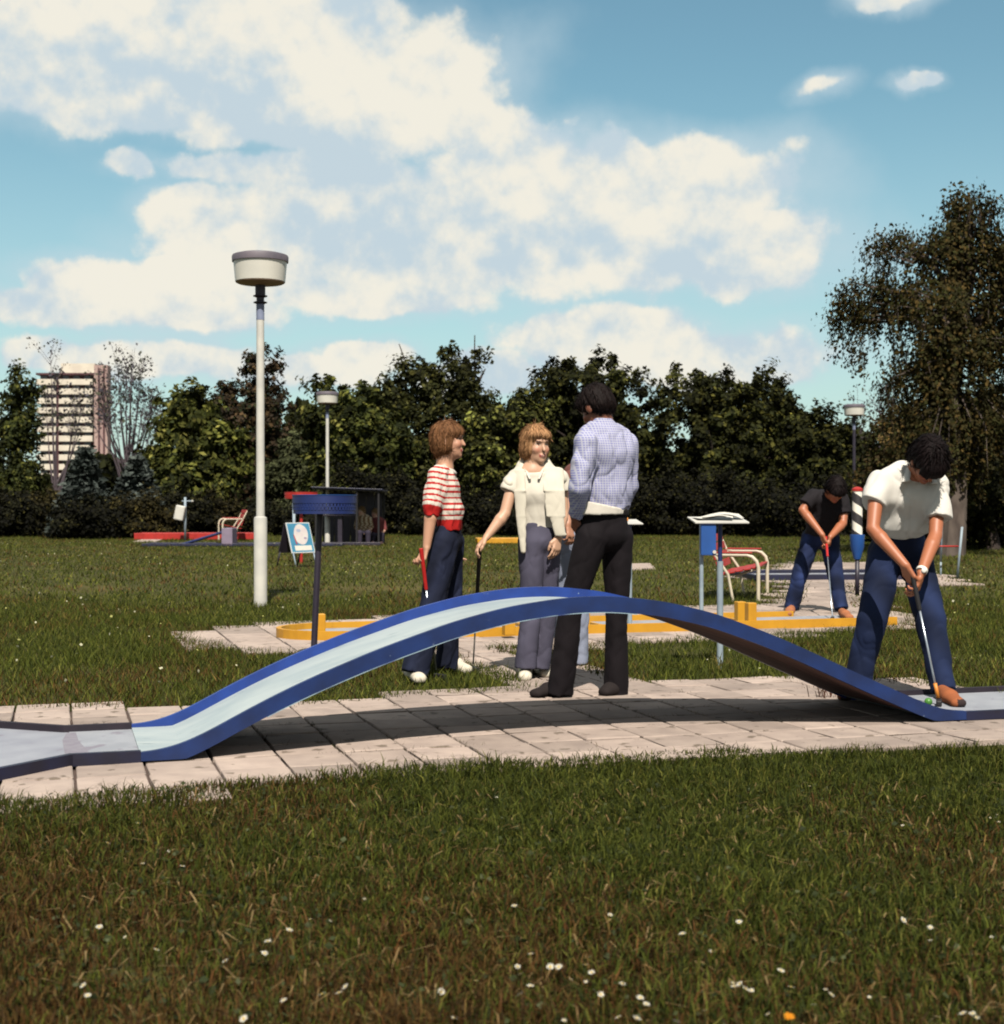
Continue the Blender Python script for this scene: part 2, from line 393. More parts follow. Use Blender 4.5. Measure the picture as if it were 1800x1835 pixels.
M['slab'] = mat_slab()
M['joint'] = mat('joint earth', (.085, .055, .045), (.055, .036, .03), scale=20, rough=1)
def pave(name, label, poly, s, u0, n0, top, grow):
    """paved ground: a bed of earth (the structure) with every slab a child"""
    bed = MB(); bed.prism([tuple(p) for p in poly], -.03, top-.020); bo = bed.build(name, M['joint']); tag(bo, label, None, None, 'structure')
    ms = slab_meshes('slab', s, .05, M['slab'])
    U, Nn = lane_uv(poly[:, 0], poly[:, 1])
    us = np.arange(math.floor((U.min()-u0)/s), math.ceil((U.max()-u0)/s)+1); ns = np.arange(math.floor((Nn.min()-n0)/s), math.ceil((Nn.max()-n0)/s)+1)
    cen = poly.mean(0); k = 0
    for a in us:
        for b in ns:
            c = UN(u0+(a+.5)*s, n0+(b+.5)*s)
            hit = False
            for du in (-.38, 0, .38):
                for dn in (-.38, 0, .38):
                    q = UN(u0+(a+.5+du)*s, n0+(b+.5+dn)*s)
                    if inside(poly, np.array([q.x]), np.array([q.y]))[0]: hit = True
            if not hit or abs(c.x) > .40*c.y+.6: continue
            o = link('slab', ms[k % len(ms)], bo); k += 1
            o.location = (c.x, c.y, top+random.uniform(-.0025, .0025)); o.rotation_euler = (random.gauss(0, .004), random.gauss(0, .004), TH+random.gauss(0, .006)+random.choice((0, 1, 2, 3))*math.pi/2)
    return bo
paving = pave('paving', 'pale concrete slab paving around the bridge lane', PAVE, .283, .060, 6.0, .012, 0)
path = pave('garden_path', 'short slab path between the two lanes', PATH, .283, .060, 6.0, .006, 0)
apron = pave('lane_apron', 'pale slab surround of the yellow lane', APRON, .40, .1, 11.1, .010, 0)
walk = pave('walkway', 'pale slab walkway behind the yellow lane', WALK, .50, .1, 14.0, .008, 0)
def patch(name, label, poly, mat_):
    mb = MB(); mb.prism([tuple(p) for p in poly], -.02, .010); o = mb.build(name, mat_); tag(o, label, None, None, 'structure')
patch('bare_patch', 'small pale paved patch in the lawn', PATCH, M['paver'])
patch('paved_spot', 'bright paved spot beside the far red lane', SPOT, M['paver'])

# ------------------------------------------------------------------ the bridge lane
N0, N1 = 6.28, 7.12
prof_u = [.30, .37, .44, .52, .60, .75, .91, 1.07, 1.24, 1.38, 1.70, 1.95, 2.18, 2.30, 2.46, 2.71, 2.965, 3.225, 3.42, 3.60, 3.81, 4.03, 4.16, 4.25, 4.40]
prof_z = [.052, .054, .062, .088, .122, .200, .278, .348, .415, .467, .572, .632, .664, .672, .672, .645, .585, .493, .413, .333, .241, .147, .094, .066, .056]
uu = np.linspace(.33, 4.36, 130)
# Catmull-Rom style smoothing of the profile
zz = np.interp(uu, prof_u, prof_z)
for _ in range(6): zz[1:-1] = .25*zz[:-2]+.5*zz[1:-1]+.25*zz[2:]
def bar(us, n0, n1, zlo, zhi):
    return ([UN(u, n0, a) for u, a in zip(us, zlo)], [UN(u, n1, a) for u, a in zip(us, zlo)],
            [UN(u, n1, a) for u, a in zip(us, zhi)], [UN(u, n0, a) for u, a in zip(us, zhi)])
bridge = empty('bridge_lane', UN(0, 6.7), 'minigolf lane with a long blue and white humpback bridge across the paving', 'minigolf lane')
bl = bridge.location
def at_origin(o, base):
    o.data.transform(Matrix.Translation(-Vector(base))); return o
zb = np.maximum(zz-.072, .016)
def lane_part(name, mb, mat_): return at_origin(mb.build(name, mat_, bridge), bl)
lane_part('side_rail', MB().strip(*bar(uu, N0, N0+.028, zb, zz)), M['darknear'])['label'] = 'darker blue rail on the near side of the bridge'
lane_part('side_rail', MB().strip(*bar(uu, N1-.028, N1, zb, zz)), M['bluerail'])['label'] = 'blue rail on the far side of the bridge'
deck_o = lane_part('deck', MB().strip(*bar(uu, N0+.0285, N1-.0285, np.maximum(zb+.010, .018), np.maximum(zb+.022, .030))), M['deckblue'])
iu = (uu > .55) & (uu < 4.05)
lane_part('underside', MB().strip(*bar(uu[iu], N0+.03, N1-.03, zb[iu]+.001, zb[iu]+.0095)), M['under'])
for o in bridge.children:
    if o.name.startswith('deck'):
        for p in o.data.polygons: p.use_smooth = False
ie = (uu > .85) & (uu < 2.6)
lane_part('rail_edge', MB().strip(*bar(uu[ie], N0-.0015, N0+.020, zb[ie]-.004, zb[ie]-.0005)), mat('worn pale edge', (.24, .33, .38), (.03, .05, .16), scale=5, rough=.6, lo=.45, hi=.6))
# flat run and target field on the left
def flat_rail(name, pts, mat_, w=.030, z0=.008, z1=.060):
    """rail along lane-space points, thickness to the outside"""
    A = []; B = []
    for i, (u, n) in enumerate(pts):
        d = np.array(pts[min(i+1, len(pts)-1)])-np.array(pts[max(i-1, 0)]); d = d/np.linalg.norm(d)
        nrm = np.array([-d[1], d[0]])
        A.append((u, n)); B.append((u+nrm[0]*w, n+nrm[1]*w))
    mb = MB().strip([UN(*p, z0) for p in A], [UN(*p, z0) for p in B], [UN(*p, z1) for p in B], [UN(*p, z1) for p in A])
    return lane_part(name, mb, mat_)
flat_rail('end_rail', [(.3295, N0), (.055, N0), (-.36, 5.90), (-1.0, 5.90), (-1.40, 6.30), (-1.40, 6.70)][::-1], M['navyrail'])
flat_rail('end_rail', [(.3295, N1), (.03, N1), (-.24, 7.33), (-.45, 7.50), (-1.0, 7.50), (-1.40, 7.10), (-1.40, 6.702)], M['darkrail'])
mb = MB(); mb.prism([UN(u, n)[:2] for u, n in [(.3295, N0+.03), (.3295, N1-.005), (.045, N1-.005), (.045, N0+.03)]], .004, .031); lane_part('lane_floor', mb, M['deckgrey'])
mb = MB(); mb.prism([UN(u, n)[:2] for u, n in [(.041, N0+.03), (.041, N1-.005), (-.24, 7.32), (-.45, 7.49), (-1.0, 7.49), (-1.39, 7.10), (-1.39, 6.30), (-1.0, 5.93), (-.36, 5.93)]], .004, .029)
tf = lane_part('target_floor', mb, mat('target floor', (.255, .265, .30), (.205, .212, .25), scale=5, rough=.6, bump=.05, speck=((.17, .15, .19), 6, .64)))
# stain across the seam
mb = MB(); mb.prism([UN(u, n)[:2] for u, n in [(.035, N1-.05), (.075, N1-.06), (.085, 6.8), (.11, 6.6), (.13, 6.42), (.10, N0+.05), (.03, N0+.06), (.02, 6.6), (.015, 6.85)]], .0312, .0318)
lane_part('stain', mb, mat('dark stain', (.165, .15, .185), (.20, .19, .22), scale=25, rough=.8))
# tee run on the right
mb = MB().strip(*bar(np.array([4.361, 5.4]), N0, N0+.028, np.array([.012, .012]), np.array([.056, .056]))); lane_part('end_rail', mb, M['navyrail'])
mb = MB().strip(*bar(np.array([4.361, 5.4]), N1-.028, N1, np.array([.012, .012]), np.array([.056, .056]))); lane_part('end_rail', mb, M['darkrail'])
mb = MB().strip(*bar(np.array([4.361, 5.4]), N0+.03, N1-.03, np.array([.010, .010]), np.array([.028, .028]))); lane_part('lane_floor', mb, M['deckgrey'])

# ------------------------------------------------------------------ the yellow lane
YN0, YN1 = 11.42, 12.36
yl = empty('yellow_lane', UN(1.5, 11.9), 'flat grey minigolf lane with yellow rails behind the bridge', 'minigolf lane'); yb = yl.location
def ypart(name, mb, mat_): return at_origin(mb.build(name, mat_, yl), yb)
u_of = lambda px, py: lane_uv(*P(px, py)[:2])
uL = u_of(487, 1140)[0]+.55; uR = u_of(1578, 1118)[0]
YC = (YN0+YN1)/2; rr = (YN1-YN0)/2
def arc_rail(r0, r1, z0, z1):
    ts = np.linspace(math.pi/2, 3*math.pi/2, 19)
    A = [UN(uL+r0*1.15*math.cos(t), YC+r0*math.sin(t), z0) for t in ts]; B = [UN(uL+r1*1.15*math.cos(t), YC+r1*math.sin(t), z0) for t in ts]
    return MB().strip(A, B, [p+Vector((0, 0, z1-z0)) for p in B], [p+Vector((0, 0, z1-z0)) for p in A])
ypart('curved_rail', arc_rail(rr-.035, rr, .008, .084), M['yellow'])
for n0, n1, e in ((YN0, YN0+.035, uR), (YN1-.035, YN1, uR-.55)):
    us = np.array([uL+.001, e]); ypart('side_rail', MB().strip(*bar(us, n0, n1, us*0+.008, us*0+.084)), M['yellow'])
ts = np.linspace(math.pi/2, 3*math.pi/2, 19)
poly = [UN(uL+(rr-.036)*1.15*math.cos(t), YC+(rr-.036)*math.sin(t))[:2] for t in ts]+[UN(uR-.02, YN0+.036)[:2], UN(uR-.02, YN1-.036)[:2]]
mb = MB(); mb.prism(poly, .006, .034); ypart('lane_floor', mb, M['deckgrey'])
def ypost(px, ptop, pbot, w):
    b = P(px, pbot, .034); h = (pbot-ptop)/F*b.y
    mb = MB(); mb.box((b.x, b.y, .034+h/2), (w, w, h), rotz(TH), bevel=.006); ypart('post', mb, M['yellow'])
ypost(574, 1100, 1141, .075); ypost(912, 1112, 1138, .09); ypost(1047, 1088, 1124, .085); ypost(1327, 1078, 1118, .08); ypost(1346, 1080, 1122, .08)
for px in (912, 1047, 1337):
    u = u_of(px, 1125)[0]
    us = np.array([u, u+.03]); mb = MB().strip(*bar(us, YN0+.037, YN1-.037, us*0+.0345, us*0+.06)); ypart('cross_bar', mb, M['yellow'])
# ------------------------------------------------------------------ street lamps
def lamp(px, Y, ztop, label, polemat, big):
    x = (px-900)/F*Y
    t = empty('street_lamp', (x, Y, 0), label, 'lamp', 'park lamps')
    H = ztop; d = .60; hd = .33
    zb = H-hd
    mb = MB(); mb.lathe([(.001, -.05), (.072, -.05), (.072, .93), (.068, .955), (.046, .965), (.042, zb-.36), (.001, zb-.36)], seg=20); mb.build('pole', polemat, t)
    mb = MB(); mb.lathe([(.044, zb-.37), (.044, zb-.22), (.044, zb-.20), (.001, zb-.20)], seg=18); mb.build('pole_top', M['lampneck'], t)
    mb = MB(); mb.lathe([(.001, zb-.20), (.04, zb-.20), (.075, zb-.185), (.075, zb-.178), (.042, zb-.165), (.042, zb-.13), (.078, zb-.115), (.078, zb-.108), (.055, zb-.10), (.055, zb+.002), (.001, zb+.002)], seg=20)
    mb.build('neck', M['darkmetal'], t)
    mb = MB(); mb.lathe([(.001, zb+.004), (.10, zb+.006), (.245, zb+.024), (.264, zb+.034), (.264, zb+.042), (.001, zb+.042)], seg=36); dish = mb.build('base_dish', M['lampunder'], t)
    mb = MB(); mb.lathe([(.001, zb+.0425), (.268, zb+.0425), (.287, H-.075), (.001, H-.075)], seg=40); bowl = mb.build('lamp_head', M['lampglass'], t); dish.parent = bowl
    mb = MB(); mb.lathe([(.27, H-.0745), (.302, H-.0745), (.304, H-.02), (.296, H-.004), (.24, H+.012), (.001, H+.022)], seg=40); mb.build('cap', M['lampcap'], bowl)
    return t
lamp(467, 15.7, 3.79, 'tall white lamp post with drum head, nearest in the lawn', M['white'], 1)
lamp(587, 39.0, 4.10, 'small distant white lamp post behind the blue basket table', M['white'], 0)
lamp(1531, 41.0, 3.90, 'distant lamp with dark post beside the weeping birch', M['darkmetal'], 0)

# ------------------------------------------------------------------ round basket tables
def basket(px, pxt, Y, ytop, dia, hrim, mats, label, post_r=.022):
    b = Vector(((px-900)/F*Y, Y, 0)); zt = CH-(ytop-HY)/F*Y; dx = (pxt-px)/F*Y
    t = empty('basket_table', b, label, 'table', 'round basket tables')
    mb = MB(); mb.tube([(0, 0, -.03), (dx*.6, 0, zt-hrim)], post_r, 12); mb.build('post', M['darkmetal'] if mats == 'blue' else M['red'], t)
    m1 = M['basketblue'] if mats == 'blue' else M['red']; rad = dia/2
    # pierced rim: bands with open holes between short bars
    mb = MB(); z0, z1 = zt-hrim, zt
    def ring(za, zb_, r0, r1): mb.lathe([(r0, za), (r1, za), (r1, zb_), (r0, zb_), (r0, za)], c=(dx, 0, 0), seg=48)
    ring(z1-hrim*.42, z1, rad-.004, rad); ring(z0, z0+hrim*.22, rad-.012, rad-.006)
    n = 56
    for row, (za, zb_) in enumerate(((z1-hrim*.60, z1-hrim*.42), (z0+hrim*.22, z1-hrim*.60))):
        for k in range(n):
            a = 2*math.pi*(k+.5*row)/n
            mb.box((dx+(rad-.005)*math.cos(a), (rad-.005)*math.sin(a), (za+zb_)/2), (.004, 2*math.pi*rad/n*.62, zb_-za+.004), rotz(a))
    ring(z1-hrim*.63, z1-hrim*.58, rad-.006, rad-.002)
    rim = mb.build('rim', m1, t)
    mb = MB(); mb.lathe([(.001, z0+.004), (rad-.013, z0+.004), (rad-.013, z0+.014), (.001, z0+.014)], c=(dx, 0, 0), seg=40); mb.build('tray', m1, t)
    mb = MB(); mb.lathe([(rad-.001, z1), (rad+.003, z1+.001), (rad+.003, z1+.005), (rad-.004, z1+.005), (rad-.004, z1), (rad-.001, z1)], c=(dx, 0, 0), seg=48)
    mb.build('lip', M['boxblue'] if mats == 'blue' else m1, rim)
basket(561, 582, 9.97, 888, .44, .125, 'blue', 'dark blue pierced round basket table on a thin post behind the bridge')
basket(540, 540, 27.0, 882, .62, .12, 'red', 'red round basket table glimpsed behind the blue one', .03)

# ------------------------------------------------------------------ folding advert board
def aboard():
    c = P(532, 1015); t = empty('advertising_board', c, 'folding advertising board with a white ice cream picture on blue, on the lawn', 'sign', rz=R_(46))
    W, Hh, sp, leg = .52, .56, .26, .21      # width, board length, half spread, leg length
    mw = mat('board white', (.5, .5, .48), (.45, .46, .46), scale=6, rough=.5)
    mblue = mat('board blue print', (.05, .20, .31), (.04, .17, .28), scale=5, rough=.45)
    zt = .77
    for s in (1, -1):
        ax = Vector((0, -s*sp/1.0, -(zt))).normalized()     # down the slope
        top = Vector((0, -s*.012, zt)); nrm = Vector((0, -s*zt, sp)).normalized()*1.0
        rot = Matrix((Vector((1, 0, 0)), -ax, Vector((1, 0, 0)).cross(-ax))).transposed()
        fr = 'front' if s == 1 else 'back'
        c0 = top+ax*(Hh/2)
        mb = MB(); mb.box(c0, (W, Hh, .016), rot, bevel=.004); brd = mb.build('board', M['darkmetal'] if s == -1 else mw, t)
        def flat(name, pts, off, m_):
            mbx = MB(); vs = [mbx.bm.verts.new(c0+rot @ Vector((x, y, off*(1)))) for x, y in pts]; f = mbx.bm.faces.new(vs)
            r = bmesh.ops.extrude_face_region(mbx.bm, geom=[f]); bmesh.ops.translate(mbx.bm, verts=[v for v in r['geom'] if isinstance(v, bmesh.types.BMVert)], vec=rot @ Vector((0, 0, .0012)))
            mbx.build(name, m_, brd)
        if s == 1:
            zs = 1 if (rot @ Vector((0, 0, 1))).y < 0 else -1
            o = .0085*zs
            rectp = lambda x0, y0, x1, y1: [(x0, y0), (x1, y0), (x1, y1), (x0, y1)]
            flat('print_field', rectp(-W/2+.018, -Hh/2+.02, W/2-.018, Hh/2-.018), o, mblue)
            head = [(.02+.155*math.cos(a)*(1+.08*math.sin(2*a)), .06+.19*math.sin(a)) for a in np.linspace(0, 2*math.pi, 26)[:-1]]
            flat('picture', head, o+.0015*zs, mat('picture white', (.52, .50, .46), (.48, .41, .41), scale=9, rough=.5))
            flat('picture', [(-.02+.05*math.cos(a), .13+.03*math.sin(a)) for a in np.linspace(0, 2*math.pi, 14)[:-1]], o+.003*zs, mat('picture grey', (.25, .30, .38), (.30, .32, .40), scale=9, rough=.5))
            flat('picture', [(.10+.035*math.cos(a), -.01+.02*math.sin(a)) for a in np.linspace(0, 2*math.pi, 14)[:-1]], o+.003*zs, mat('picture mauve', (.30, .22, .30), (.26, .2, .28), scale=9, rough=.5))
            flat('picture', [(-.15, .06), (-.135, .06), (-.10, -.12), (-.125, -.12)], o+.003*zs, M['red'])
            flat('caption_panel', rectp(-.17, -.235, .20, -.145), o+.0015*zs, M['paper'])
        for xx in (-W/2+.035, W/2-.035):
            p0 = top+ax*(Hh-.02)+Vector((xx, 0, 0)); p1 = top+ax*(zt/abs(ax.z)+.0)+Vector((xx, 0, 0))
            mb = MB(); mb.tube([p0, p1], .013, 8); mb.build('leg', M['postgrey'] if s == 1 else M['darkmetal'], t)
aboard()

# ------------------------------------------------------------------ score stands
def score_stand(px, pbase, ztop, label, bw=.36, bx=-.015, rz=0.0, papers=True):
    b = P(px, pbase); t = empty('score_stand', b, label, 'stand', 'score stands', rz=rz)
    mb = MB(); mb.tube([(0, 0, -.04), (0, 0, ztop*.72)], .021, 14); mb.build('post', M['postgrey'], t)
    mb = MB(); mb.tube([(0, 0, ztop*.72), (0, 0, ztop-.02)], .015, 12); mb.build('post_top', M['basketblue'], t)
    rot = Matrix.Rotation(R_(7), 3, 'X')
    mb = MB(); mb.box((bx, 0, ztop-.008), (bw, .27, .012), rot, bevel=.003); mb.build('writing_board', M['white'], t)
    mb = MB(); mb.box((-.0, .03, ztop-.028), (.05, .05, .022)); mb.build('bracket', M['basketblue'], t)
    if papers:
        for i, (x, y, a, z) in enumerate(((-.07, .01, .10, .006), (-.02, -.01, -.18, .012), (.05, .02, .05, .018))):
            g = np.linspace(-1, 1, 7); V = []
            for yy in g:
                for xx in g: V.append((xx*.10, yy*.07, .010*math.sin(2.2*xx+i)+.006*xx*yy))
            I = np.arange(49).reshape(7, 7); Q = np.stack([I[:-1, :-1], I[:-1, 1:], I[1:, 1:], I[1:, :-1]], -1).reshape(-1, 4)
            o = link('paper_sheet', mesh_np('paper_sheet', V, Q, M['paper'], True)); o.location = b+rotz(rz) @ Vector((x, y, ztop+z+.01)); o.rotation_euler = (R_(7), 0, a+rz)
            tag(o, ('lowest curled white sheet at the left of the paper board', 'middle white sheet lying askew on the paper board', 'topmost white sheet at the right of the paper board')[i], 'paper', 'loose sheets')
    return t
score_stand(1291, 1200, 1.0, 'pale post with a tilted board of loose white papers, behind the bridge', rz=R_(4))
s2 = score_stand(1129, 1128, .95, 'score stand half hidden behind the blue checked shirt', bw=.24, bx=-.03, rz=R_(8), papers=False)
mb = MB(); mb.box((-.03, -.02, .965), (.022, .03, .03), bevel=.004); mb.build('clip', M['orange'], s2)
def box_stand(px, pbase, bx0, by0, bx1, by1, label):
    b = P(px, pbase); Y = b.y; t = empty('box_stand', b, label, 'stand')
    z0 = CH-(by1-HY)/F*Y; z1 = CH-(by0-HY)/F*Y; xo = ((bx0+bx1)/2-px)/F*Y; w = (bx1-bx0)/F*Y
    mb = MB(); mb.tube([(0, .05, -.04), (0, .05, z1+.02)], .019, 12); mb.build('post', M['postgrey'], t)
    mb = MB(); mb.box((xo, 0, (z0+z1)/2), (w, .07, z1-z0), bevel=.006); bx = mb.build('box', M['boxblue'], t)
    mb = MB(); mb.box((xo, -.002, z1+.008), (w+.02, .09, .012), bevel=.003); mb.build('lid', M['basketblue'], bx)
    mb = MB(); mb.lathe([(.001, 0), (.016, 0), (.016, .012), (.001, .012)], seg=12); o = mb.build('lock', M['white'], bx); o.location = (xo+w*.38, -.036, z0+.03); o.rotation_euler = (R_(90), 0, 0)
    return t
box_stand(1259, 1122, 1256, 940, 1283, 995, 'upright blue metal box on a grey post behind the paper board')
def bin_post():
    b = P(332, 968); Y = b.y; s = Y/F; t = empty('bin_post', b, 'white litter bin hung on a pale post at the far left lane', 'bin')
    mb = MB(); mb.tube([(0, 0, -.05), (0, 0, 77*s)], 2.2*s, 10); mb.build('post', M['postgrey'], t)
    mb = MB(); mb.tube([(-6*s, 0, 70*s), (14*s, 0, 70*s)], 1.2*s, 8); mb.build('cross_arm', M['postgrey'], t)
    mb = MB(); mb.box((13*s, 0, 70*s), (3.5*s, .1, 3.5*s), bevel=.02); mb.build('arm_end', M['white'], t)
    mb = MB(); mb.box((-7.5*s, -.14, 49*s), (17*s, .22, 26*s), Matrix.Rotation(R_(12), 3, 'Y'), bevel=.03); mb.build('bin', M['white'], t)
bin_post()
def right_stand():
    b = P(1716, 1036); Y = b.y; s = Y/F; t = empty('leaning_stand', b, 'thin pale leaning stand in the shade at the far right', 'stand')
    mb = MB(); mb.tube([(0, 0, -.04), (9*s, 0, 92*s)], .018, 10); mb.build('post', M['postgrey'], t)
    mb = MB(); mb.tube([(-9*s, .55, 26*s), (-6*s, .55, 125*s)], .014, 10); mb.build('post', M['postgrey'], t)
    mb = MB(); mb.tube([(-9*s, .55, -.04), (-9*s, .55, 26*s)], .014, 10); mb.build('post', M['postgrey'], t)
    mb = MB(); mb.tube([(-45*s, .3, 56*s), (14*s, .3, 56*s)], .012, 8); mb.build('cross_bar', M['red'], t)
    mb = MB(); mb.tube([(-45*s, .3, -.04), (-45*s, .3, 58*s)], .012, 8); mb.build('post', M['darkmetal'], t)
right_stand()
def striped_post():
    b = P(1537, 1060); Y = 17.5; b = Vector(((1537-900)/F*Y, Y, 0)); s = Y/F; zz_ = lambda py: CH-(py-HY)*s
    t = empty('striped_post', b, 'black and white striped post with red cap and blue cone behind the white shirt', 'post')
    m, nt, bs = mat_base('spiral stripes'); N = nt.nodes; L = nt.links
    tc = N.new('ShaderNodeTexCoord'); sp = N.new('ShaderNodeSeparateXYZ'); L.new(tc.outputs['Object'], sp.inputs[0])
    at = N.new('ShaderNodeMath'); at.operation = 'ARCTAN2'; L.new(sp.outputs[1], at.inputs[0]); L.new(sp.outputs[0], at.inputs[1])
    a1 = N.new('ShaderNodeMath'); a1.operation = 'MULTIPLY_ADD'; L.new(sp.outputs[2], a1.inputs[0]); a1.inputs[1].default_value = 2*math.pi/(34*s); L.new(at.outputs[0], a1.inputs[2])
    si = N.new('ShaderNodeMath'); si.operation = 'SINE'; L.new(a1.outputs[0], si.inputs[0])
    gt = N.new('ShaderNodeMath'); gt.operation = 'GREATER_THAN'; L.new(si.outputs[0], gt.inputs[0]); gt.inputs[1].default_value = .1
    mx = N.new('ShaderNodeMix'); mx.data_type = 'RGBA'; L.new(gt.outputs[0], mx.inputs[0]); mx.inputs[6].default_value = (.012, .01, .012, 1); mx.inputs[7].default_value = (.5, .47, .41, 1)
    L.new(mx.outputs[2], bs.inputs['Base Color']); bs.inputs['Roughness'].default_value = .6
    mb = MB(); mb.tube([(0, 0, zz_(958)), (0, 0, zz_(880))], 9*s, 16); mb.build('striped_shaft', m, t)
    mb = MB(); mb.lathe([(.001, zz_(880)), (10*s, zz_(880)), (10*s, zz_(876)), (5*s, zz_(873)), (.001, zz_(872))], seg=18); mb.build('cap', M['red'], t)
    mb = MB(); mb.lathe([(.001, zz_(1004)), (6*s, zz_(1002)), (12*s, zz_(980)), (13*s, zz_(958)), (.001, zz_(957))], seg=20); mb.build('cone', M['boxblue'], t)
    mb = MB(); mb.tube([(0, 0, -.04), (0, 0, zz_(1003))], 4*s, 10); mb.build('stem', M['darkmetal'], t)
striped_post()

# ------------------------------------------------------------------ red benches with cream tube frames
def bench(loc, rz, length, label, k=1.0):
    """bench facing local +X, long axis local +Y"""
    t = empty('park_bench', loc, label, 'bench', 'red park benches', rz=rz)
    h = .52*k; sd = .44*k
    for y in (0.0, length):
        mb = MB()
        pts = [(sd, y, -.02), (sd, y, h-.14), (sd-.02, y, h-.07), (sd-.07, y, h-.02), (sd-.13, y, h), (.02, y, h), (-.05, y, h+.01)]
        mb.tube(pts, .021*k, 12); mb.build('arm_frame', M['creamtube'], t)
        mb = MB(); mb.tube([(.16*k, y, -.02), (.10*k, y, .30*k), (-.05, y, h), (-.14*k, y, h+.20*k)], .016*k, 10); mb.build('back_leg', M['creamtube'], t)
        mb = MB(); mb.box((.16*k, y, h+.028), (.42*k, .05, .016), bevel=.004); mb.build('armrest', M['red'], t)
    for i in range(5):
        x = .04+i*.092*k; z = (.30+.02*i)*k
        mb = MB(); mb.box((x, length/2, z), (.078*k, length-.02, .018), Matrix.Rotation(R_(-8), 3, 'Y'), bevel=.004); mb.build('seat_slat', M['red'], t)
    for i in range(4):
        z = (.40+.10*i)*k; x = -.02-.06*i*k*.55
        mb = MB(); mb.box((x, length/2, z), (.018, length+.02, .085*k), Matrix.Rotation(R_(-17), 3, 'Y'), bevel=.004); mb.build('back_slat', M['red'], t)
    for y in (.15, length-.15):
        mb = MB(); mb.tube([(sd-.02, y, .36*k), (.16*k, y, .27*k)], .012, 8); mb.build('seat_bar', M['creamtube'], t)
    return t
bf = P(1357, 1077)
ang = math.atan2(-.30, 1.0)
bench((bf.x-.42, bf.y+.05, 0), R_(-14), 1.55, 'red slatted bench with cream tube arms beside the yellow lane')
b2 = P(384, 968)
bench((b2.x+.62, b2.y+.4, 0), R_(196), 1.3, 'small distant red bench with cream frame at the far left', k=1.25)

# ------------------------------------------------------------------ far lanes
def far_lane(name, label, c, L, W, railm, floorm, rz, h=.10, extra=None):
    t = empty(name, c, label, 'minigolf lane', rz=rz)
    for y in (-W/2, W/2):
        mb = MB(); mb.box((0, y, h/2), (L, .05, h), bevel=.008); mb.build('side_rail', railm, t)
    for x in (-L/2+.02, L/2-.02):
        mb = MB(); mb.box((x, 0, h/2-.002), (.05, W-.06, h-.006), bevel=.008); mb.build('end_rail', railm, t)
    mb = MB(); mb.box((0, 0, .02), (L-.1, W-.06, .03)); mb.build('lane_floor', floorm, t)
    return t
c = P(348, 967); far_lane('red_lane', 'distant lane with red rails at the far left', (c.x, c.y+.5, 0), 3.7, 1.0, M['red'], M['red'], R_(2), .20)
c = P(440, 978); bl2 = far_lane('blue_lane', 'distant blue railed lane with a ramp and grey block at the far left', (c.x, c.y, 0), 5.2, 1.0, M['navyrail'], M['darkrail'], R_(1), .075)
s = c.y/F
mb = MB(); mb.box(((370-440)*s, -.1, .22), (1.25, .8, .05), Matrix.Rotation(R_(-17), 3, 'Y'), bevel=.01); mb.build('ramp', M['basketblue'], bl2)
mb = MB(); mb.box(((413-440)*s, -.15, .24), (.28, .75, .46), bevel=.01); mb.build('block', mat('mauve block', (.20, .16, .22), (.16, .13, .18), scale=5, rough=.8), bl2)
c = P(1470, 1041); far_lane('blue_lane', 'pale lane with blue rails on the walkway behind the bent player in black', (c.x+.3, c.y+.9, 0), 2.6, 1.5, M['navyrail'], M['deckgrey'], R_(6), .09)
c = P(905, 974); far_lane('yellow_lane', 'distant yellow lane end seen between the two women', (c.x, c.y+.6, 0), 1.6, .9, M['yellow'], M['yellow'], R_(5), .14)

# ------------------------------------------------------------------ kiosk shelter behind the basket
def shelter():
    Y = 38.5; s = Y/F; xc = (625-900)*s; t = empty('shelter', (xc, Y, 0), 'dark open shelter with a thin blue roof edge behind the advertising board', 'shelter')
    w = 125*s; zr = CH-(876-HY)*s
    mb = MB(); mb.box((0, .6, zr-.02), (w, 2.0, .05), Matrix.Rotation(R_(2), 3, 'Y'), bevel=.01); mb.build('roof', M['darkmetal'], t)
    mb = MB(); mb.box((0, -.43, zr+.01), (w+.04, .05, .030), Matrix.Rotation(R_(2), 3, 'Y'), bevel=.01); mb.build('roof_edge', M['navyrail'], t)
    for x, y in ((-w/2+.1, -.35), (.25, -.35), (w/2-.1, -.35), (-w/2+.1, 1.4), (w/2-.1, 1.4)):
        mb = MB(); mb.box((x, y, zr/2-.04), (.05, .05, zr-.02), bevel=.008); mb.build('post', M['black'], t)  # blue posts coloured black, so the shelter's shade is in their colour
    for i in range(7):
        mb = MB(); mb.box((-w/2+.15+(i+.5)*(w-.3)/7, 1.5, zr*.5-.04), ((w-.3)/7-.012, .03, zr-.1), bevel=.004); mb.build('back_plank', M['darkmetal'], t)
    mb = MB(); mb.box((-.25, .3, .80), (.9, .45, .04), bevel=.01); mb.build('counter', M['darkmetal'], t)
    mb = MB(); mb.box((-.25, .3, .39), (.12, .3, .77), bevel=.01); mb.build('counter_leg', M['darkmetal'], t)
    mb = MB(); mb.box((0, -.35, .05), (w-.1, .06, .08), bevel=.01); mb.build('floor_beam', M['darkmetal'], t)
shelter()
mb = MB(); mb.tube([(0, 0, -.04), (0, 0, 1.12)], .03, 10); o = mb.build('signal_post', M['postgrey']); o.location = ((527-900)/F*29, 29, 0)
tag(o, 'thin pale post standing behind the advertising board', 'post')
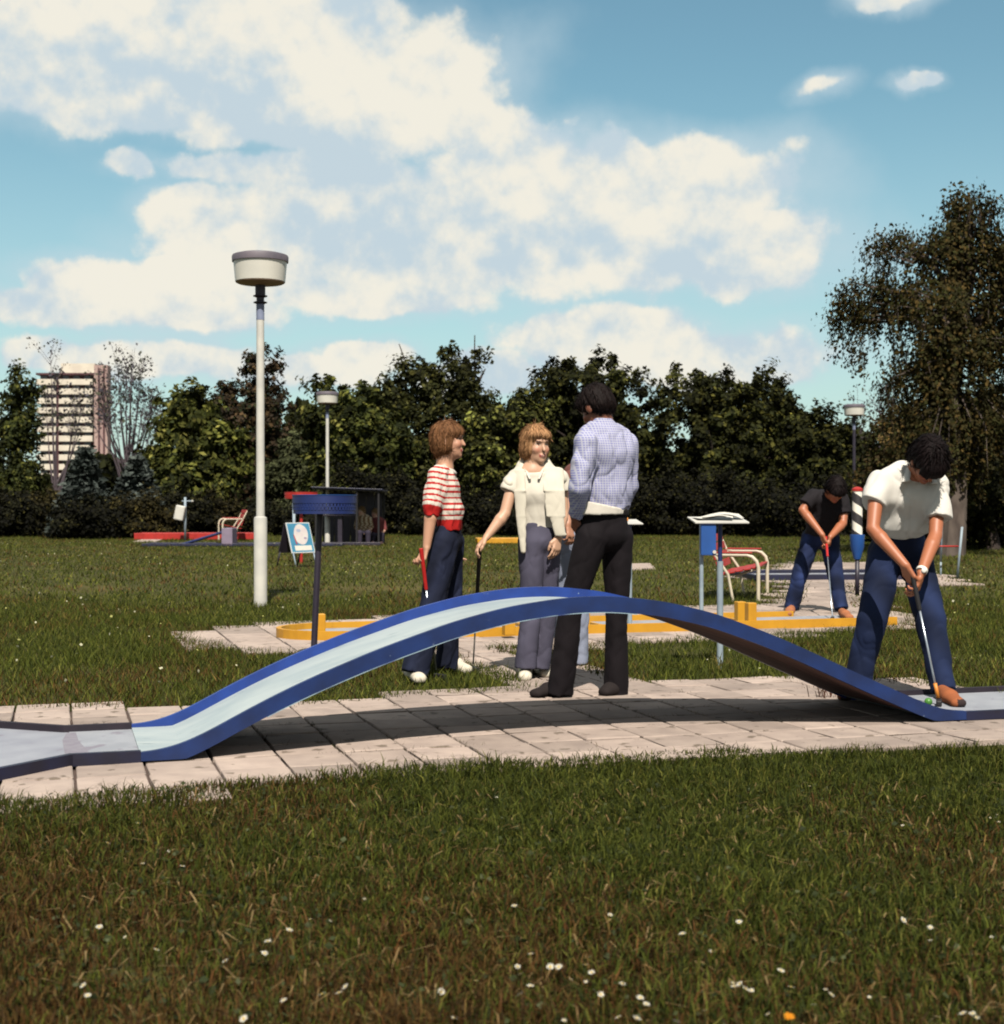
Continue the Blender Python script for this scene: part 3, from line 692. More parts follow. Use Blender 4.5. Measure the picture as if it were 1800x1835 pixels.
# ------------------------------------------------------------------ apartment block, far behind the trees
def tower():
    Y = 440.0; s = Y/F; X = lambda px: (px-900)*s; Z = lambda py: CH-(py-HY)*s
    t = empty('apartment_block', (X(120), Y, 0), 'pale ten storey apartment block with dark balcony bands beyond the trees', 'building')
    red = mat('dark red brick', (.085, .035, .04), (.06, .025, .03), scale=.4, rough=.9)
    cream = mat('pale balcony concrete', (.60, .54, .45), (.52, .46, .39), scale=.35, rough=.9)
    pink = mat('pinkish end wall', (.38, .27, .24), (.30, .20, .19), scale=.3, rough=.9, stretch=(2, 1, .15))
    glass = mat('dark window glass', (.03, .03, .04), (.05, .045, .05), scale=.3, rough=.15, spec=.6)
    x0 = X(120)
    mb = MB(); mb.box(((X(69)+X(168))/2-x0, 5, Z(672)/2), (X(168)-X(69), 6, Z(672))); wall = mb.build('wall', red, t)
    mb = MB(); mb.box(((X(169)+X(193))/2-x0, 2, Z(654)/2), (X(193)-X(169), 4, Z(654))); mb.build('end_wall', pink, t)
    for px in (178, 187):
        mb = MB(); mb.box((X(px)-x0, -.1, Z(660)/2), (.5, .6, Z(660))); mb.build('wall_rib', red, t)
    mb = MB(); mb.box(((X(106)+X(167))/2-x0, 4, (Z(650)+Z(672))/2), (X(167)-X(106), 4, Z(650)-Z(672)-.02)); mb.build('roof_house', cream, t)
    for i in range(14):
        zc = Z(684.5+i*16.9)
        if zc < 3: break
        f = mb = MB(); mb.box(((X(66)+X(166))/2-x0, .9, zc), (X(166)-X(66), 2.0, 1.75), bevel=.05); b = mb.build('balcony', cream, t)
        for k in range(5):
            wx = X(76+k*19.5)-x0
            mb = MB(); mb.box((wx, 1.97, zc+1.55), (1.9, .1, 1.15)); mb.build('window', glass, wall)
    mb = MB(); mb.box((X(104)-x0, -.15, Z(672)/2), (.55, .5, Z(668))); mb.build('down_pipe', red, t)
    mb = MB(); mb.box(((X(66)+X(168))/2-x0, 4, Z(672)+.35), (X(168)-X(66)+.5, 8, .6)); mb.build('roof_edge', red, t)
tower()

# ------------------------------------------------------------------ trees
def leaf_mesh(C, size, cols, flat=.0, aspect=1.5, droop=0.0, nrm=None):
    """one kite-shaped leaf (2 triangles as a quad) for every centre"""
    n = len(C)
    d = rng.normal(size=(n, 3)); d[:, 2] = d[:, 2]*(1-flat)-droop
    if nrm is not None:
        m_ = nrm/(np.linalg.norm(nrm, axis=1)[:, None]+1e-9)+rng.normal(0, .42, (n, 3)); m_ /= np.linalg.norm(m_, axis=1)[:, None]+1e-9
        d = d-(d*m_).sum(1)[:, None]*m_
    d /= np.linalg.norm(d, axis=1)[:, None]+1e-9
    if nrm is not None: e = np.cross(m_, d)
    else: e = rng.normal(size=(n, 3)); e -= (e*d).sum(1)[:, None]*d; e /= np.linalg.norm(e, axis=1)[:, None]+1e-9
    s = size*(.6+.8*rng.random(n))[:, None]
    V = np.stack([C-d*s*.5*aspect, C+e*s*.5, C+d*s*.5*aspect, C-e*s*.5+np.cross(d, e)*s*.15], 1).reshape(-1, 3)
    Q = np.arange(4*n).reshape(n, 4)
    col = np.repeat(np.c_[cols, np.ones(n)], 4, 0)
    return V, Q, col
def pick(cols, w, n, var=.14):
    c = np.array(cols)[rng.choice(len(cols), n, p=np.array(w)/sum(w))]
    return c*np.exp(rng.normal(0, var, (n, 1)))
def limb_tree(base, tips, r0, trunk_h):
    """trunk and forking limbs toward the given tips"""
    mb = MB(); base = Vector(base); top = base+Vector((rng.normal(0, .1), rng.normal(0, .1), trunk_h))
    mid = base.lerp(top, .5)+Vector((rng.normal(0, .06)*trunk_h*.3, 0, 0))
    mb.tube([base-Vector((0, 0, .15)), base+Vector((0, 0, .25)), mid, top], [r0*1.3, r0, r0*.85, r0*.65], 9)
    for tp in tips:
        tp = Vector(tp); a = mid.lerp(top, random.random()); m = a.lerp(tp, .5)+Vector((0, 0, .12*(tp-a).length))
        mb.tube([a, m, tp], [r0*.42, r0*.25, r0*.06], 6)
    return mb
def tree(name, label, base, blobs, nleaf, lsize, cols, w, bark='bark', group='trees along the far edge of the lawn', clump=.42, per=85, r0=.16, shell=.55, tipn=9, flat=0.0, aspect=1.5, droop=0.0, cat='tree', leafmat='leaf', extra=None, trunk_h=None, sprig=1.0):
    """blobs: (dx, dy, z, rx, ry, rz) crown lobes around the base"""
    t = empty(name, base, label, cat, group)
    vol = np.array([b[3]*b[5] for b in blobs]); pr = vol/vol.sum()
    nc = max(8, nleaf//per)
    bi = rng.choice(len(blobs), nc, p=pr); B = np.array(blobs)[bi]
    d = rng.normal(size=(nc, 3)); d /= np.linalg.norm(d, axis=1)[:, None]
    rad = shell+(1-shell)*rng.random(nc)**.6
    rad *= 1+rng.normal(0, .13, nc)
    CC = B[:, :3]+d*B[:, 3:]*rad[:, None]
    CC[:, 2] = np.maximum(CC[:, 2], .15)
    k = rng.integers(0, nc, nleaf)
    cs = clump*(.45+1.0*rng.random(nc))
    off = rng.normal(size=(nleaf, 3)); off /= np.linalg.norm(off, axis=1)[:, None]; off *= (rng.random(nleaf)**.5)[:, None]*cs[k][:, None]
    # sprigs: each clump is drawn out along its own outward, rising direction
    gd = d*.7+np.array([0, 0, .6])+rng.normal(0, .35, (nc, 3)); gd /= np.linalg.norm(gd, axis=1)[:, None]
    st = rng.random(nleaf)*cs[k]*1.5*sprig
    off = off*(1-.45*st/(cs[k]*1.5+1e-6))[:, None]+gd[k]*st[:, None]
    off[:, 2] *= .85
    if droop: off[:, 2] -= np.abs(rng.normal(0, droop, nleaf))*cs[k]*2
    C = CC[k]+off; C[:, 2] = np.maximum(C[:, 2], .04)
    cl = pick(cols, w, nleaf)*np.exp(rng.normal(0, .38, nc))[k][:, None]
    V, Q, col = leaf_mesh(C, lsize, cl, flat, aspect, droop*.6, off/(np.linalg.norm(off, axis=1)[:, None]+1e-9)+.5*d[k]+np.array([0, 0, .30]))
    if extra is not None:
        V2, Q2, c2 = extra; Q = np.r_[Q, Q2+len(V)]; V = np.r_[V, V2]; col = np.r_[col, c2]
    link('crown', mesh_np('crown', V, Q, M[leafmat], False, {'Col': ('FLOAT_COLOR', col)}), t)
    top = max(b[2]+b[5] for b in blobs)
    tips = [tuple(CC[i]) for i in rng.choice(nc, min(tipn, nc), replace=False)]
    limb_tree((0, 0, 0), tips, r0, trunk_h or top*.45).build('trunk', M[bark], t)
    return t
def lobes(Y, base_px, L):
    """(px, py, rx_px, ry_px [,dy]) lobes -> offsets in metres around base_px"""
    s = Y/F
    return [((l[0]-base_px)*s, (l[4] if len(l) > 4 else 0), CH-(l[1]+14-HY)*s, l[2]*s*.97, max(l[2], 25)*s*.8, l[3]*s*.92) for l in L]
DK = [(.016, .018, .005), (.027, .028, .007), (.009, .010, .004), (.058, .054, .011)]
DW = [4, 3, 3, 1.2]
LG = [(.036, .041, .009), (.070, .071, .015), (.017, .021, .007), (.125, .117, .030)]
LW = [4, 3, 3, .8]
CP = [(.036, .024, .014), (.024, .018, .012), (.055, .034, .016), (.07, .05, .02)]
BR = [(.060, .040, .014), (.040, .028, .013), (.095, .058, .016), (.055, .052, .018)]
def T(name, label, px, Y, L, nleaf, lsize, cols, w, **kw):
    return tree(name, label, ((px-900)/F*Y, Y, 0), lobes(Y, px, L), nleaf, lsize, cols, w, **kw)
T('young_tree', 'slim pale green young tree at the far left edge', 38, 58, [(35, 690, 22, 34), (30, 760, 30, 50), (15, 840, 36, 60), (42, 850, 26, 45)], 13300, 0.105, LG, [3, 1, 5, .2], clump=.45)
T('chestnut_tree', 'light green chestnut with two upright leafy spires', 340, 57, [(312, 735, 22, 44), (350, 728, 24, 44), (330, 800, 52, 60), (290, 840, 36, 42), (390, 810, 45, 55), (330, 870, 80, 60)], 24700, 0.149, LG, LW, clump=.42, aspect=1.8, per=60)
T('copper_tree', 'tall dark copper tree with a pointed crown behind the lamp', 465, 63, [(473, 655, 26, 42), (470, 720, 42, 45), (430, 745, 58, 62), (395, 735, 40, 55), (480, 800, 50, 70), (430, 850, 75, 80)], 28500, 0.124, CP+[(.02, .026, .01)], [4, 4, 2, .8, 3])
T('small_tree', 'thin little tree just right of the copper tree', 528, 74, [(528, 768, 22, 17), (515, 800, 25, 25), (545, 830, 35, 45)], 7600, 0.124, DK, DW, clump=.45)
T('grey_green_shrub', 'grey green rounded shrub below the thin little tree', 535, 60, [(530, 860, 50, 75), (500, 880, 40, 60), (565, 880, 36, 60)], 17100, 0.105, [(.045, .050, .022), (.03, .034, .016), (.06, .064, .03)], [3, 3, 1], cat='shrub')
T('maple_tree', 'light green maple beside the small distant lamp', 640, 56, [(583, 692, 13, 16), (612, 728, 30, 34), (655, 715, 36, 32), (578, 752, 24, 34), (640, 790, 66, 70), (690, 780, 40, 60), (640, 870, 85, 70)], 28500, 0.130, LG, [4, 1.6, 5, .5], clump=.42, aspect=1.7, per=64)
T('dark_oak', 'dark tree with bare spiky shoots standing above it', 770, 60, [(748, 680, 42, 38), (700, 715, 32, 40), (800, 700, 42, 45), (830, 745, 60, 60), (745, 780, 70, 80), (770, 870, 100, 80), (850, 650, 12, 42), (795, 640, 14, 30), (820, 655, 22, 30)], 34200, 0.124, DK+[(.05, .05, .016)], [4, 3, 3, 1, 2], clump=.5)
T('yellow_green_tree', 'yellowish green bushy tree behind the woman in white', 900, 55, [(895, 745, 38, 50), (940, 760, 40, 55), (880, 800, 50, 60), (920, 870, 75, 70)], 20900, 0.118, DK+[(.085, .09, .02), (.12, .12, .03)], [3, 3, 2, 1, 2, 1])
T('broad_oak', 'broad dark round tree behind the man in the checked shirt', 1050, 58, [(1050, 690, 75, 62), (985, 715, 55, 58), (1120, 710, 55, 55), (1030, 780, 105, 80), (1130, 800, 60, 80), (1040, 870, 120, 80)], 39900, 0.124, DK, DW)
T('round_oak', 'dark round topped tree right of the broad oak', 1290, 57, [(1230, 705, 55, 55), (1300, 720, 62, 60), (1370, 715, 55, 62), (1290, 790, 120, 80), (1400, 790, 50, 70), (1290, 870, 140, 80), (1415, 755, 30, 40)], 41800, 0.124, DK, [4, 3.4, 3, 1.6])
T('low_oak', 'lower dark tree sloping down beside the far lamp', 1470, 55, [(1455, 780, 45, 50), (1500, 810, 45, 60), (1465, 860, 70, 75), (1540, 850, 50, 70)], 24700, 0.118, DK, DW)
# spiky bare shoots above the dark oak
def shoots(name, label, px, Y, segs, r, grp, cat='tree'):
    t = empty(name, ((px-900)/F*Y, Y, 0), label, cat, grp); s = Y/F; mb = MB()
    for pts in segs: mb.tube([((x-px)*s, random.uniform(-.2, .2), CH-(y-HY)*s) for x, y in pts], [r*(1-.75*i/(len(pts)-1)) for i in range(len(pts))], 6)
    mb.build('trunk', M['bark'], t); return t
shoots('bare_sapling', 'bare leaning dead branch above the dark tree', 740, 61, [[(760, 900), (750, 760), (735, 670), (716, 617)], [(741, 690), (752, 655)]], .08, 'trees along the far edge of the lawn')
shoots('bare_sapling', 'tall straight bare trunk sticking up above the dark tree', 848, 61, [[(846, 920), (850, 760), (851, 600)], [(850, 680), (832, 640)], [(850, 700), (870, 660)], [(848, 720), (822, 665)]], .10, 'trees along the far edge of the lawn')
# twiggy early-leaf trees round the tower
def twiggy(label, px, Y, top, hw, nb, nleaf, cols):
    base = ((px-900)/F*Y, Y, 0); s = Y/F; t = empty('bare_tree', base, label, 'tree', 'twiggy trees')
    mb = MB(); H = CH-(top-HY)*s; W = hw*s; tips = []
    for k in range(nb):
        a = rng.uniform(0, 2*math.pi); sp = W*math.sqrt(rng.random())
        z0 = H*rng.uniform(.05, .35); tip = Vector((sp*math.cos(a), sp*math.sin(a)*.6, H*(1-.35*(sp/W)**2)*rng.uniform(.80, 1.0)))
        p0 = Vector((0, 0, z0)); m = p0.lerp(tip, .45)+Vector((sp*math.cos(a)*.12, 0, 0))
        mb.tube([p0, m, tip], [.06, .034, .010], 5)
        for q in range(9):
            f = rng.uniform(.35, 1); b0 = m.lerp(tip, f); e = b0+Vector((rng.normal(0, .45), rng.normal(0, .35), rng.uniform(.3, 1.2)))
            mb.tube([b0, e], [.014, .007], 3, False); tips += [b0.lerp(e, rng.random()), e]
    mb.tube([(0, 0, -.1), (0, 0, H*.4)], [.13, .06], 7); mb.build('trunk', M['twig'], t)
    tp = np.array([tuple(v) for v in tips]); C = tp[rng.integers(0, len(tp), nleaf)]+rng.normal(0, .16, (nleaf, 3))
    V, Q, col = leaf_mesh(C, .10, pick(cols, [1]*len(cols), nleaf))
    link('crown', mesh_np('crown', V, Q, M['leaf'], False, {'Col': ('FLOAT_COLOR', col)}), t)
PU = [(.075, .070, .085), (.055, .048, .05), (.07, .075, .05)]
twiggy('bare twiggy tree in front of the apartment block', 100, 70, 606, 50, 8, 700, PU)
twiggy('bare twiggy purple grey tree right of the apartment block', 228, 72, 608, 68, 24, 2200, PU)
twiggy('small bare twiggy tree between the far lamp and the birch', 1575, 66, 680, 55, 16, 800, PU)
# blue spruces
def spruce(label, px, Y, top, hw, n):
    base = ((px-900)/F*Y, Y, 0); s = Y/F; H = CH-(top-HY)*s; W = hw*s; t = empty('blue_spruce', base, label, 'tree', 'blue spruces')
    C = []; mb = MB(); mb.tube([(0, 0, -.1), (0, 0, H)], [.14, .02], 8)
    lev = np.linspace(.12, .97, 11)
    for i, f in enumerate(lev):
        R = W*(1-f)**.8*1.25
        for k in range(11 if f < .6 else 7):
            a = 2*math.pi*(k+.5*(i % 2))/11+rng.normal(0, .15); r = R*rng.uniform(.85, 1.1); n_ = 26
            q = rng.random(n_)**.7*r; wd = rng.normal(0, .16, n_)*(1+q)*.6
            C.append(np.c_[q*math.cos(a)-wd*math.sin(a), q*math.sin(a)+wd*math.cos(a), H*f-q*.22+.10*(q/r)**2+rng.normal(0, .05, n_)])
            mb.tube([(0, 0, H*f), (r*math.cos(a), r*math.sin(a), H*f-.2*r)], [.03, .008], 4, False)
    C = np.concatenate(C); C = np.repeat(C, 4, 0)+rng.normal(0, .06, (len(C)*4, 3)); C[:, 2] = np.maximum(C[:, 2], .05)
    cl = pick([(.026, .034, .030), (.060, .072, .064), (.012, .016, .014)], [3, 2, 2], len(C))
    V, Q, col = leaf_mesh(C, .13, cl, .6, 2.4)
    link('crown', mesh_np('crown', V, Q, M['needle'], False, {'Col': ('FLOAT_COLOR', col)}), t); mb.build('trunk', M['bark'], t)
spruce('blue spruce in front of the apartment block', 152, 48, 812, 58, 0)
spruce('smaller blue spruce right of the first one', 246, 50, 826, 62, 0)
# shrubs along the edge of the lawn
k = 0
for px, top, hw, Y, kind, lab in [(15, 880, 55, 49, 0, 'dark shrub at the far left edge of the lawn'), (85, 868, 60, 50, 1, 'brown green shrub under the apartment block'), (165, 892, 60, 46, 0, 'low dark spreading shrub below the first spruce'),
        (250, 884, 60, 47, 1, 'low brownish shrub left of the white bin'), (320, 878, 50, 52, 0, 'dark shrub behind the white bin'), (390, 890, 45, 53, 1, 'low yellowish shrub behind the far red bench'), (450, 892, 50, 54, 0, 'low dark shrub behind the near lamp'),
        (560, 862, 60, 52, 0, 'dark shrub behind the shelter roof'), (640, 850, 60, 53, 0, 'dark shrub right of the far lamp pole'), (710, 850, 60, 52, 0, 'dark shrub left of the striped sweater'), (790, 845, 70, 53, 0, 'dark shrub behind the striped sweater'), (880, 848, 65, 52, 0, 'dark shrub between the two women'),
        (970, 850, 70, 51, 0, 'dark shrub behind the woman in white'), (1060, 850, 70, 52, 0, 'dark shrub behind the checked shirt'), (1150, 845, 70, 51, 0, 'dark shrub right of the checked shirt'), (1235, 850, 70, 52, 0, 'dark shrub behind the papers board'), (1320, 848, 70, 51, 0, 'dark shrub behind the near red bench'),
        (1410, 850, 70, 50, 0, 'dark shrub behind the player in black'), (1500, 850, 60, 50, 0, 'dark shrub behind the striped post'), (1590, 840, 70, 44, 0, 'dark shrub behind the white shirted player'), (1680, 850, 70, 42, 0, 'dark shrub behind the leaning stand'), (1770, 845, 70, 40, 0, 'dark shrub at the right edge of the lawn')]:
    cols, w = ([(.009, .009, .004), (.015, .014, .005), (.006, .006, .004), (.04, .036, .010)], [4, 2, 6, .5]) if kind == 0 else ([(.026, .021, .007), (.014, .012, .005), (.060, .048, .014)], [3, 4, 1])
    if px > 520: top += random.uniform(-38, 42); hw *= random.uniform(.75, 1.25); Y += random.uniform(-2, 3)
    else: top += random.uniform(-10, 12)
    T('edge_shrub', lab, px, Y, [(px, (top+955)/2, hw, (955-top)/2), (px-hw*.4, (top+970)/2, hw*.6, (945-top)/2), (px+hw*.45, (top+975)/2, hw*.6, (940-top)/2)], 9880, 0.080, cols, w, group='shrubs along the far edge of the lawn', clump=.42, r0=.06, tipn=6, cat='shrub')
# weeping birch on the right, nearer
def birch():
    Y = 31.0; px = 1705; base = ((px-900)/F*Y, Y, 0); s = Y/F
    t = empty('weeping_birch', base, 'big brownish weeping birch filling the right side', 'tree')
    mb = MB(); tips = []; strings = []
    crown = [(1740, 380, 55, 50), (1690, 450, 60, 60), (1610, 455, 62, 48), (1560, 540, 70, 55), (1760, 480, 60, 110), (1660, 560, 110, 80), (1740, 640, 90, 120), (1640, 690, 70, 90), (1525, 575, 40, 50), (1820, 560, 60, 170), (1770, 780, 90, 120), (1690, 800, 80, 90)]
    tr = [Vector((0, 0, -.1)), Vector((.1, 0, 1.5)), Vector((0, 0, 3.4)), Vector((.35, 0, 5.6)), Vector((.45, 0, 7.4))]
    mb.tube(tr, [.30, .24, .18, .10, .03], 10)
    C = []
    for (cx, cy, rx, ry) in crown:
        c = Vector(((cx-px)*s, 0, CH-(cy-HY)*s)); RX, RY, RZ = rx*s, rx*s*.9, ry*s
        a = tr[2].lerp(tr[3], min(1, max(0, (c.z-3)/4)))
        mb.tube([a, a.lerp(c, .5)+Vector((0, 0, .35)), c+Vector((0, 0, RZ*.5))], [.10, .06, .02], 6)
        ns = int(22*rx*ry/3000)+8
        for _ in range(ns):
            d = rng.normal(size=3); d /= np.linalg.norm(d); d[2] = abs(d[2])*.9-.15
            st = np.array(c)+d*np.array([RX, RY, RZ])*rng.uniform(.6, 1.05)
            ln = rng.uniform(.4, 1.5)
            m = int(ln*52); f = rng.random(m)
            sway = rng.normal(0, .12, 2)
            pts = np.c_[st[0]+sway[0]*f*ln+rng.normal(0, .035+.05*(1-f), m), st[1]+sway[1]*f*ln+rng.normal(0, .06, m), st[2]-f*ln+rng.normal(0, .03, m)]
            C.append(pts)
            if rng.random() < .5: mb.tube([a.lerp(Vector(st), .55)+Vector((0, 0, .25)), Vector(st), Vector(st)+Vector((sway[0]*ln, sway[1]*ln, -ln))], [.022, .010, .003], 3, False)
            # tuft at the start of the string
            C.append(st+rng.normal(0, .13, (34, 3)))
    C = np.concatenate(C); C = C[C[:, 2] > .3]
    cl = pick([(.036, .028, .009), (.022, .020, .007), (.068, .045, .013), (.030, .030, .008)], [4, 4, 2, 3], len(C))
    nb = np.c_[C[:, 0], C[:, 1], np.zeros(len(C))]; V, Q, col = leaf_mesh(C, .056, cl, .1, 1.6, .6, nb/(np.linalg.norm(nb, axis=1)[:, None]+1e-6)+np.array([0, 0, .35]))
    link('crown', mesh_np('crown', V, Q, M['leaf'], False, {'Col': ('FLOAT_COLOR', col)}), t); mb.build('trunk', M['birchbark'], t)
birch()
T('brown_thicket', 'rusty brown thicket below the weeping birch', 1640, 36, [(1600, 800, 45, 70), (1660, 790, 60, 80), (1720, 780, 70, 90), (1640, 880, 90, 70)], 28500, 0.081, BR+DK[:2], [4, 4, 1.5, 2, 2, 2], group='trees along the far edge of the lawn', clump=.4)
T('dark_thicket', 'dark thicket at the right edge behind the player in white', 1780, 35, [(1760, 860, 70, 80), (1810, 800, 70, 120), (1720, 890, 80, 60)], 22800, 0.081, DK, [4, 2, 5, .5], group='trees along the far edge of the lawn', clump=.4)
# the wood behind closes the gaps low down
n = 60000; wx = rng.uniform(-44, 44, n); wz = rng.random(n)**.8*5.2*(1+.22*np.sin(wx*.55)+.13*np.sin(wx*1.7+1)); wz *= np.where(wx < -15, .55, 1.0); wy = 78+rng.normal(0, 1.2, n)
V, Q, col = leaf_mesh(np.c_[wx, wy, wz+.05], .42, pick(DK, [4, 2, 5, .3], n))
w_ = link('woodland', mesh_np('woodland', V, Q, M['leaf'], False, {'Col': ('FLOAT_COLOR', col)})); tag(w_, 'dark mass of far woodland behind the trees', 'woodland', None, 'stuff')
# ------------------------------------------------------------------ people: smooth-union figures meshed with surface nets
def V3(p): return np.array([p[0], p[1], p[2]], np.float64)
def unit(v): v = V3(v); return v/(np.linalg.norm(v)+1e-12)
class Layer:
    def __init__(s, h=.007): s.pr = []; s.h = h; s.fold = None; s.gcut = []
    def cone(s, a, b, ra, rb, k=.02, cut=None, tag=None, sub=False):
        s.pr.append(dict(t='c', a=V3(a), b=V3(b), ra=ra, rb=rb, k=k, cut=cut, tag=tag, sub=sub)); return s
    def chain(s, pts, rs, k=.02, tag=None, cut=None):
        for i in range(len(pts)-1): s.cone(pts[i], pts[i+1], rs[i], rs[i+1], k if i == 0 else min(k, .006), cut, tag)
        return s
    def flat(s, a, b, wa, wb, axis, k=.02, cut=None, tag=None):
        """tapered capsule with an oval section: wa=(along axis, across)"""
        s.pr.append(dict(t='f', a=V3(a), b=V3(b), wa=wa, wb=wb, ax=unit(axis), k=k, cut=cut, tag=tag, sub=False)); return s
    def ell(s, c, axes, rad, k=.02, cut=None, tag=None, sub=False):
        s.pr.append(dict(t='e', c=V3(c), ax=np.array([unit(x) for x in axes]), r=np.array(rad, float), k=k, cut=cut, tag=tag, sub=sub)); return s
    @staticmethod
    def bbox(p, m):
        if p['t'] == 'e': r = p['r'].max()+m; return p['c']-r, p['c']+r
        if p['t'] == 'c': lo = np.minimum(p['a']-p['ra'], p['b']-p['rb']); hi = np.maximum(p['a']+p['ra'], p['b']+p['rb'])
        else: lo = np.minimum(p['a']-max(p['wa']), p['b']-max(p['wb'])); hi = np.maximum(p['a']+max(p['wa']), p['b']+max(p['wb']))
        return lo-m, hi+m
    @staticmethod
    def dist(p, X):
        if p['t'] == 'e':
            q = (X-p['c']) @ p['ax'].T
            n = np.sqrt(((q/p['r'])**2).sum(-1)); g = np.sqrt(((q/p['r']**2)**2).sum(-1))+1e-9
            d = n*(n-1)/g
        else:
            ab = p['b']-p['a']; L2 = (ab**2).sum()+1e-12; q = X-p['a']; t = np.clip((q @ ab)/L2, 0, 1); q = q-t[..., None]*ab
            if p['t'] == 'c': d = np.sqrt((q**2).sum(-1))-(p['ra']+(p['rb']-p['ra'])*t)
            else:
                w1 = p['wa'][0]+(p['wb'][0]-p['wa'][0])*t; w2 = p['wa'][1]+(p['wb'][1]-p['wa'][1])*t
                x = q @ p['ax']; y2 = np.maximum((q**2).sum(-1)-x*x, 0); 
                n = np.sqrt((x/w1)**2+y2/w2**2); g = np.sqrt((x/w1**2)**2+y2/w2**4)+1e-9
                d = np.where(n > 1e-6, n*(n-1)/g, -np.minimum(w1, w2))
        if p['cut']:
            for c, nrm in p['cut']: d = np.maximum(d, (X-V3(c)) @ unit(nrm))
        return d
    def mesh(s):
        h = s.h; m = .03
        lo = np.min([s.bbox(p, m)[0] for p in s.pr if not p['sub']], 0); hi = np.max([s.bbox(p, m)[1] for p in s.pr if not p['sub']], 0)
        n = np.ceil((hi-lo)/h).astype(int)+2
        D = np.full(n, .06, np.float32); ax = [lo[i]+np.arange(n[i])*h for i in range(3)]
        for p in s.pr:
            a, b = s.bbox(p, m); i0 = np.clip(np.floor((a-lo)/h).astype(int), 0, n); i1 = np.clip(np.ceil((b-lo)/h).astype(int)+1, 0, n)
            if (i1 <= i0).any(): continue
            sl_ = tuple(slice(i0[i], i1[i]) for i in range(3))
            X = np.stack(np.meshgrid(*[ax[i][sl_[i]] for i in range(3)], indexing='ij'), -1)
            d = s.dist(p, X); o = D[sl_].astype(np.float64); k = p['k']
            if p['sub']:
                hh = np.maximum(k-np.abs(o+d), 0)/k; D[sl_] = np.maximum(o, -d)+hh*hh*k*.25
            else:
                hh = np.maximum(k-np.abs(o-d), 0)/k; D[sl_] = np.minimum(o, d)-hh*hh*k*.25
        if s.fold or s.gcut:
            X = np.stack(np.meshgrid(*ax, indexing='ij'), -1)
            near = np.abs(D) < .05
            if s.fold: D[near] += s.fold(X[near]).astype(np.float32)
            for c, nrm in s.gcut: D = np.maximum(D, ((X-V3(c)) @ unit(nrm)).astype(np.float32))
        return surface_net(D, lo, h)
    def tags(s, V):
        best = np.full(len(V), 1e9); ti = np.zeros(len(V), int)
        for i, p in enumerate(s.pr):
            if p['sub']: continue
            d = s.dist(p, V); u = d < best; best[u] = d[u]; ti[u] = i
        return ti
def surface_net(D, lo, h):
    S = D < 0; n = np.array(D.shape)-1
    cor = [(i, j, k) for i in (0, 1) for j in (0, 1) for k in (0, 1)]
    sh = lambda A, c: A[c[0]:c[0]+n[0], c[1]:c[1]+n[1], c[2]:c[2]+n[2]]
    cnt = sum(sh(S, c).astype(np.int8) for c in cor); act = (cnt > 0) & (cnt < 8)
    I = np.argwhere(act); idm = np.full(act.shape, -1, np.int64); idm[act] = np.arange(len(I))
    vals = np.stack([D[I[:, 0]+c[0], I[:, 1]+c[1], I[:, 2]+c[2]] for c in cor], 1).astype(np.float64)
    acc = np.zeros((len(I), 3)); w = np.zeros(len(I))
    for a in range(8):
        for b in range(a+1, 8):
            df = np.abs(np.array(cor[a])-np.array(cor[b]))
            if df.sum() != 1: continue
            cr = (vals[:, a] < 0) != (vals[:, b] < 0)
            t = np.where(cr, vals[:, a]/(vals[:, a]-vals[:, b]+1e-20), 0)
            pt = np.array(cor[a])+t[:, None]*(np.array(cor[b])-np.array(cor[a]))
            acc += pt*cr[:, None]; w += cr
    V = lo+(I+acc/w[:, None])*h
    Fs = []
    for axn in range(3):
        o1, o2 = [(1, 2), (2, 0), (0, 1)][axn]
        a = [slice(None)]*3; b = [slice(None)]*3; a[axn] = slice(0, -1); b[axn] = slice(1, None)
        ch = S[tuple(a)] != S[tuple(b)]
        E = np.argwhere(ch)
        E = E[(E[:, o1] > 0) & (E[:, o2] > 0) & (E[:, o1] < D.shape[o1]-1) & (E[:, o2] < D.shape[o2]-1)]
        ins = S[E[:, 0], E[:, 1], E[:, 2]]
        def cell(d1, d2):
            c = E.copy(); c[:, o1] += d1; c[:, o2] += d2; return idm[c[:, 0], c[:, 1], c[:, 2]]
        q = np.stack([cell(-1, -1), cell(0, -1), cell(0, 0), cell(-1, 0)], 1)
        q[~ins] = q[~ins][:, ::-1]; Fs.append(q)
    Q = np.concatenate(Fs); Q = Q[(Q >= 0).all(1)]
    return V, Q
def folds(seed, amp=.004, freq=18, zs=1.0, n=4, cre=2.4):
    g = np.random.default_rng(seed); K = g.normal(size=(n, 3)); K /= np.linalg.norm(K, axis=1)[:, None]; K[:, 2] *= zs; K *= freq*2.3*(.5+g.random((n, 1))*1.1); ph = g.random(n)*6.28
    K2 = K*np.array([1.5, 1.5, .9])*1.6
    def f(X):
        w = X+.018*np.sin(X[..., [1, 2, 0]]*27+1)+.008*np.sin(X[..., [2, 0, 1]]*61)
        cr = sum((1-np.abs(np.sin(w @ K[i]*.62+ph[i])))**4 for i in range(n))/n          # narrow creases
        br = sum(np.sin(w @ K2[i]*.45+ph[i]*2) for i in range(n))/n                       # broad drape
        return amp*(cre*cr-.22*cre+1.25*br)
    return f
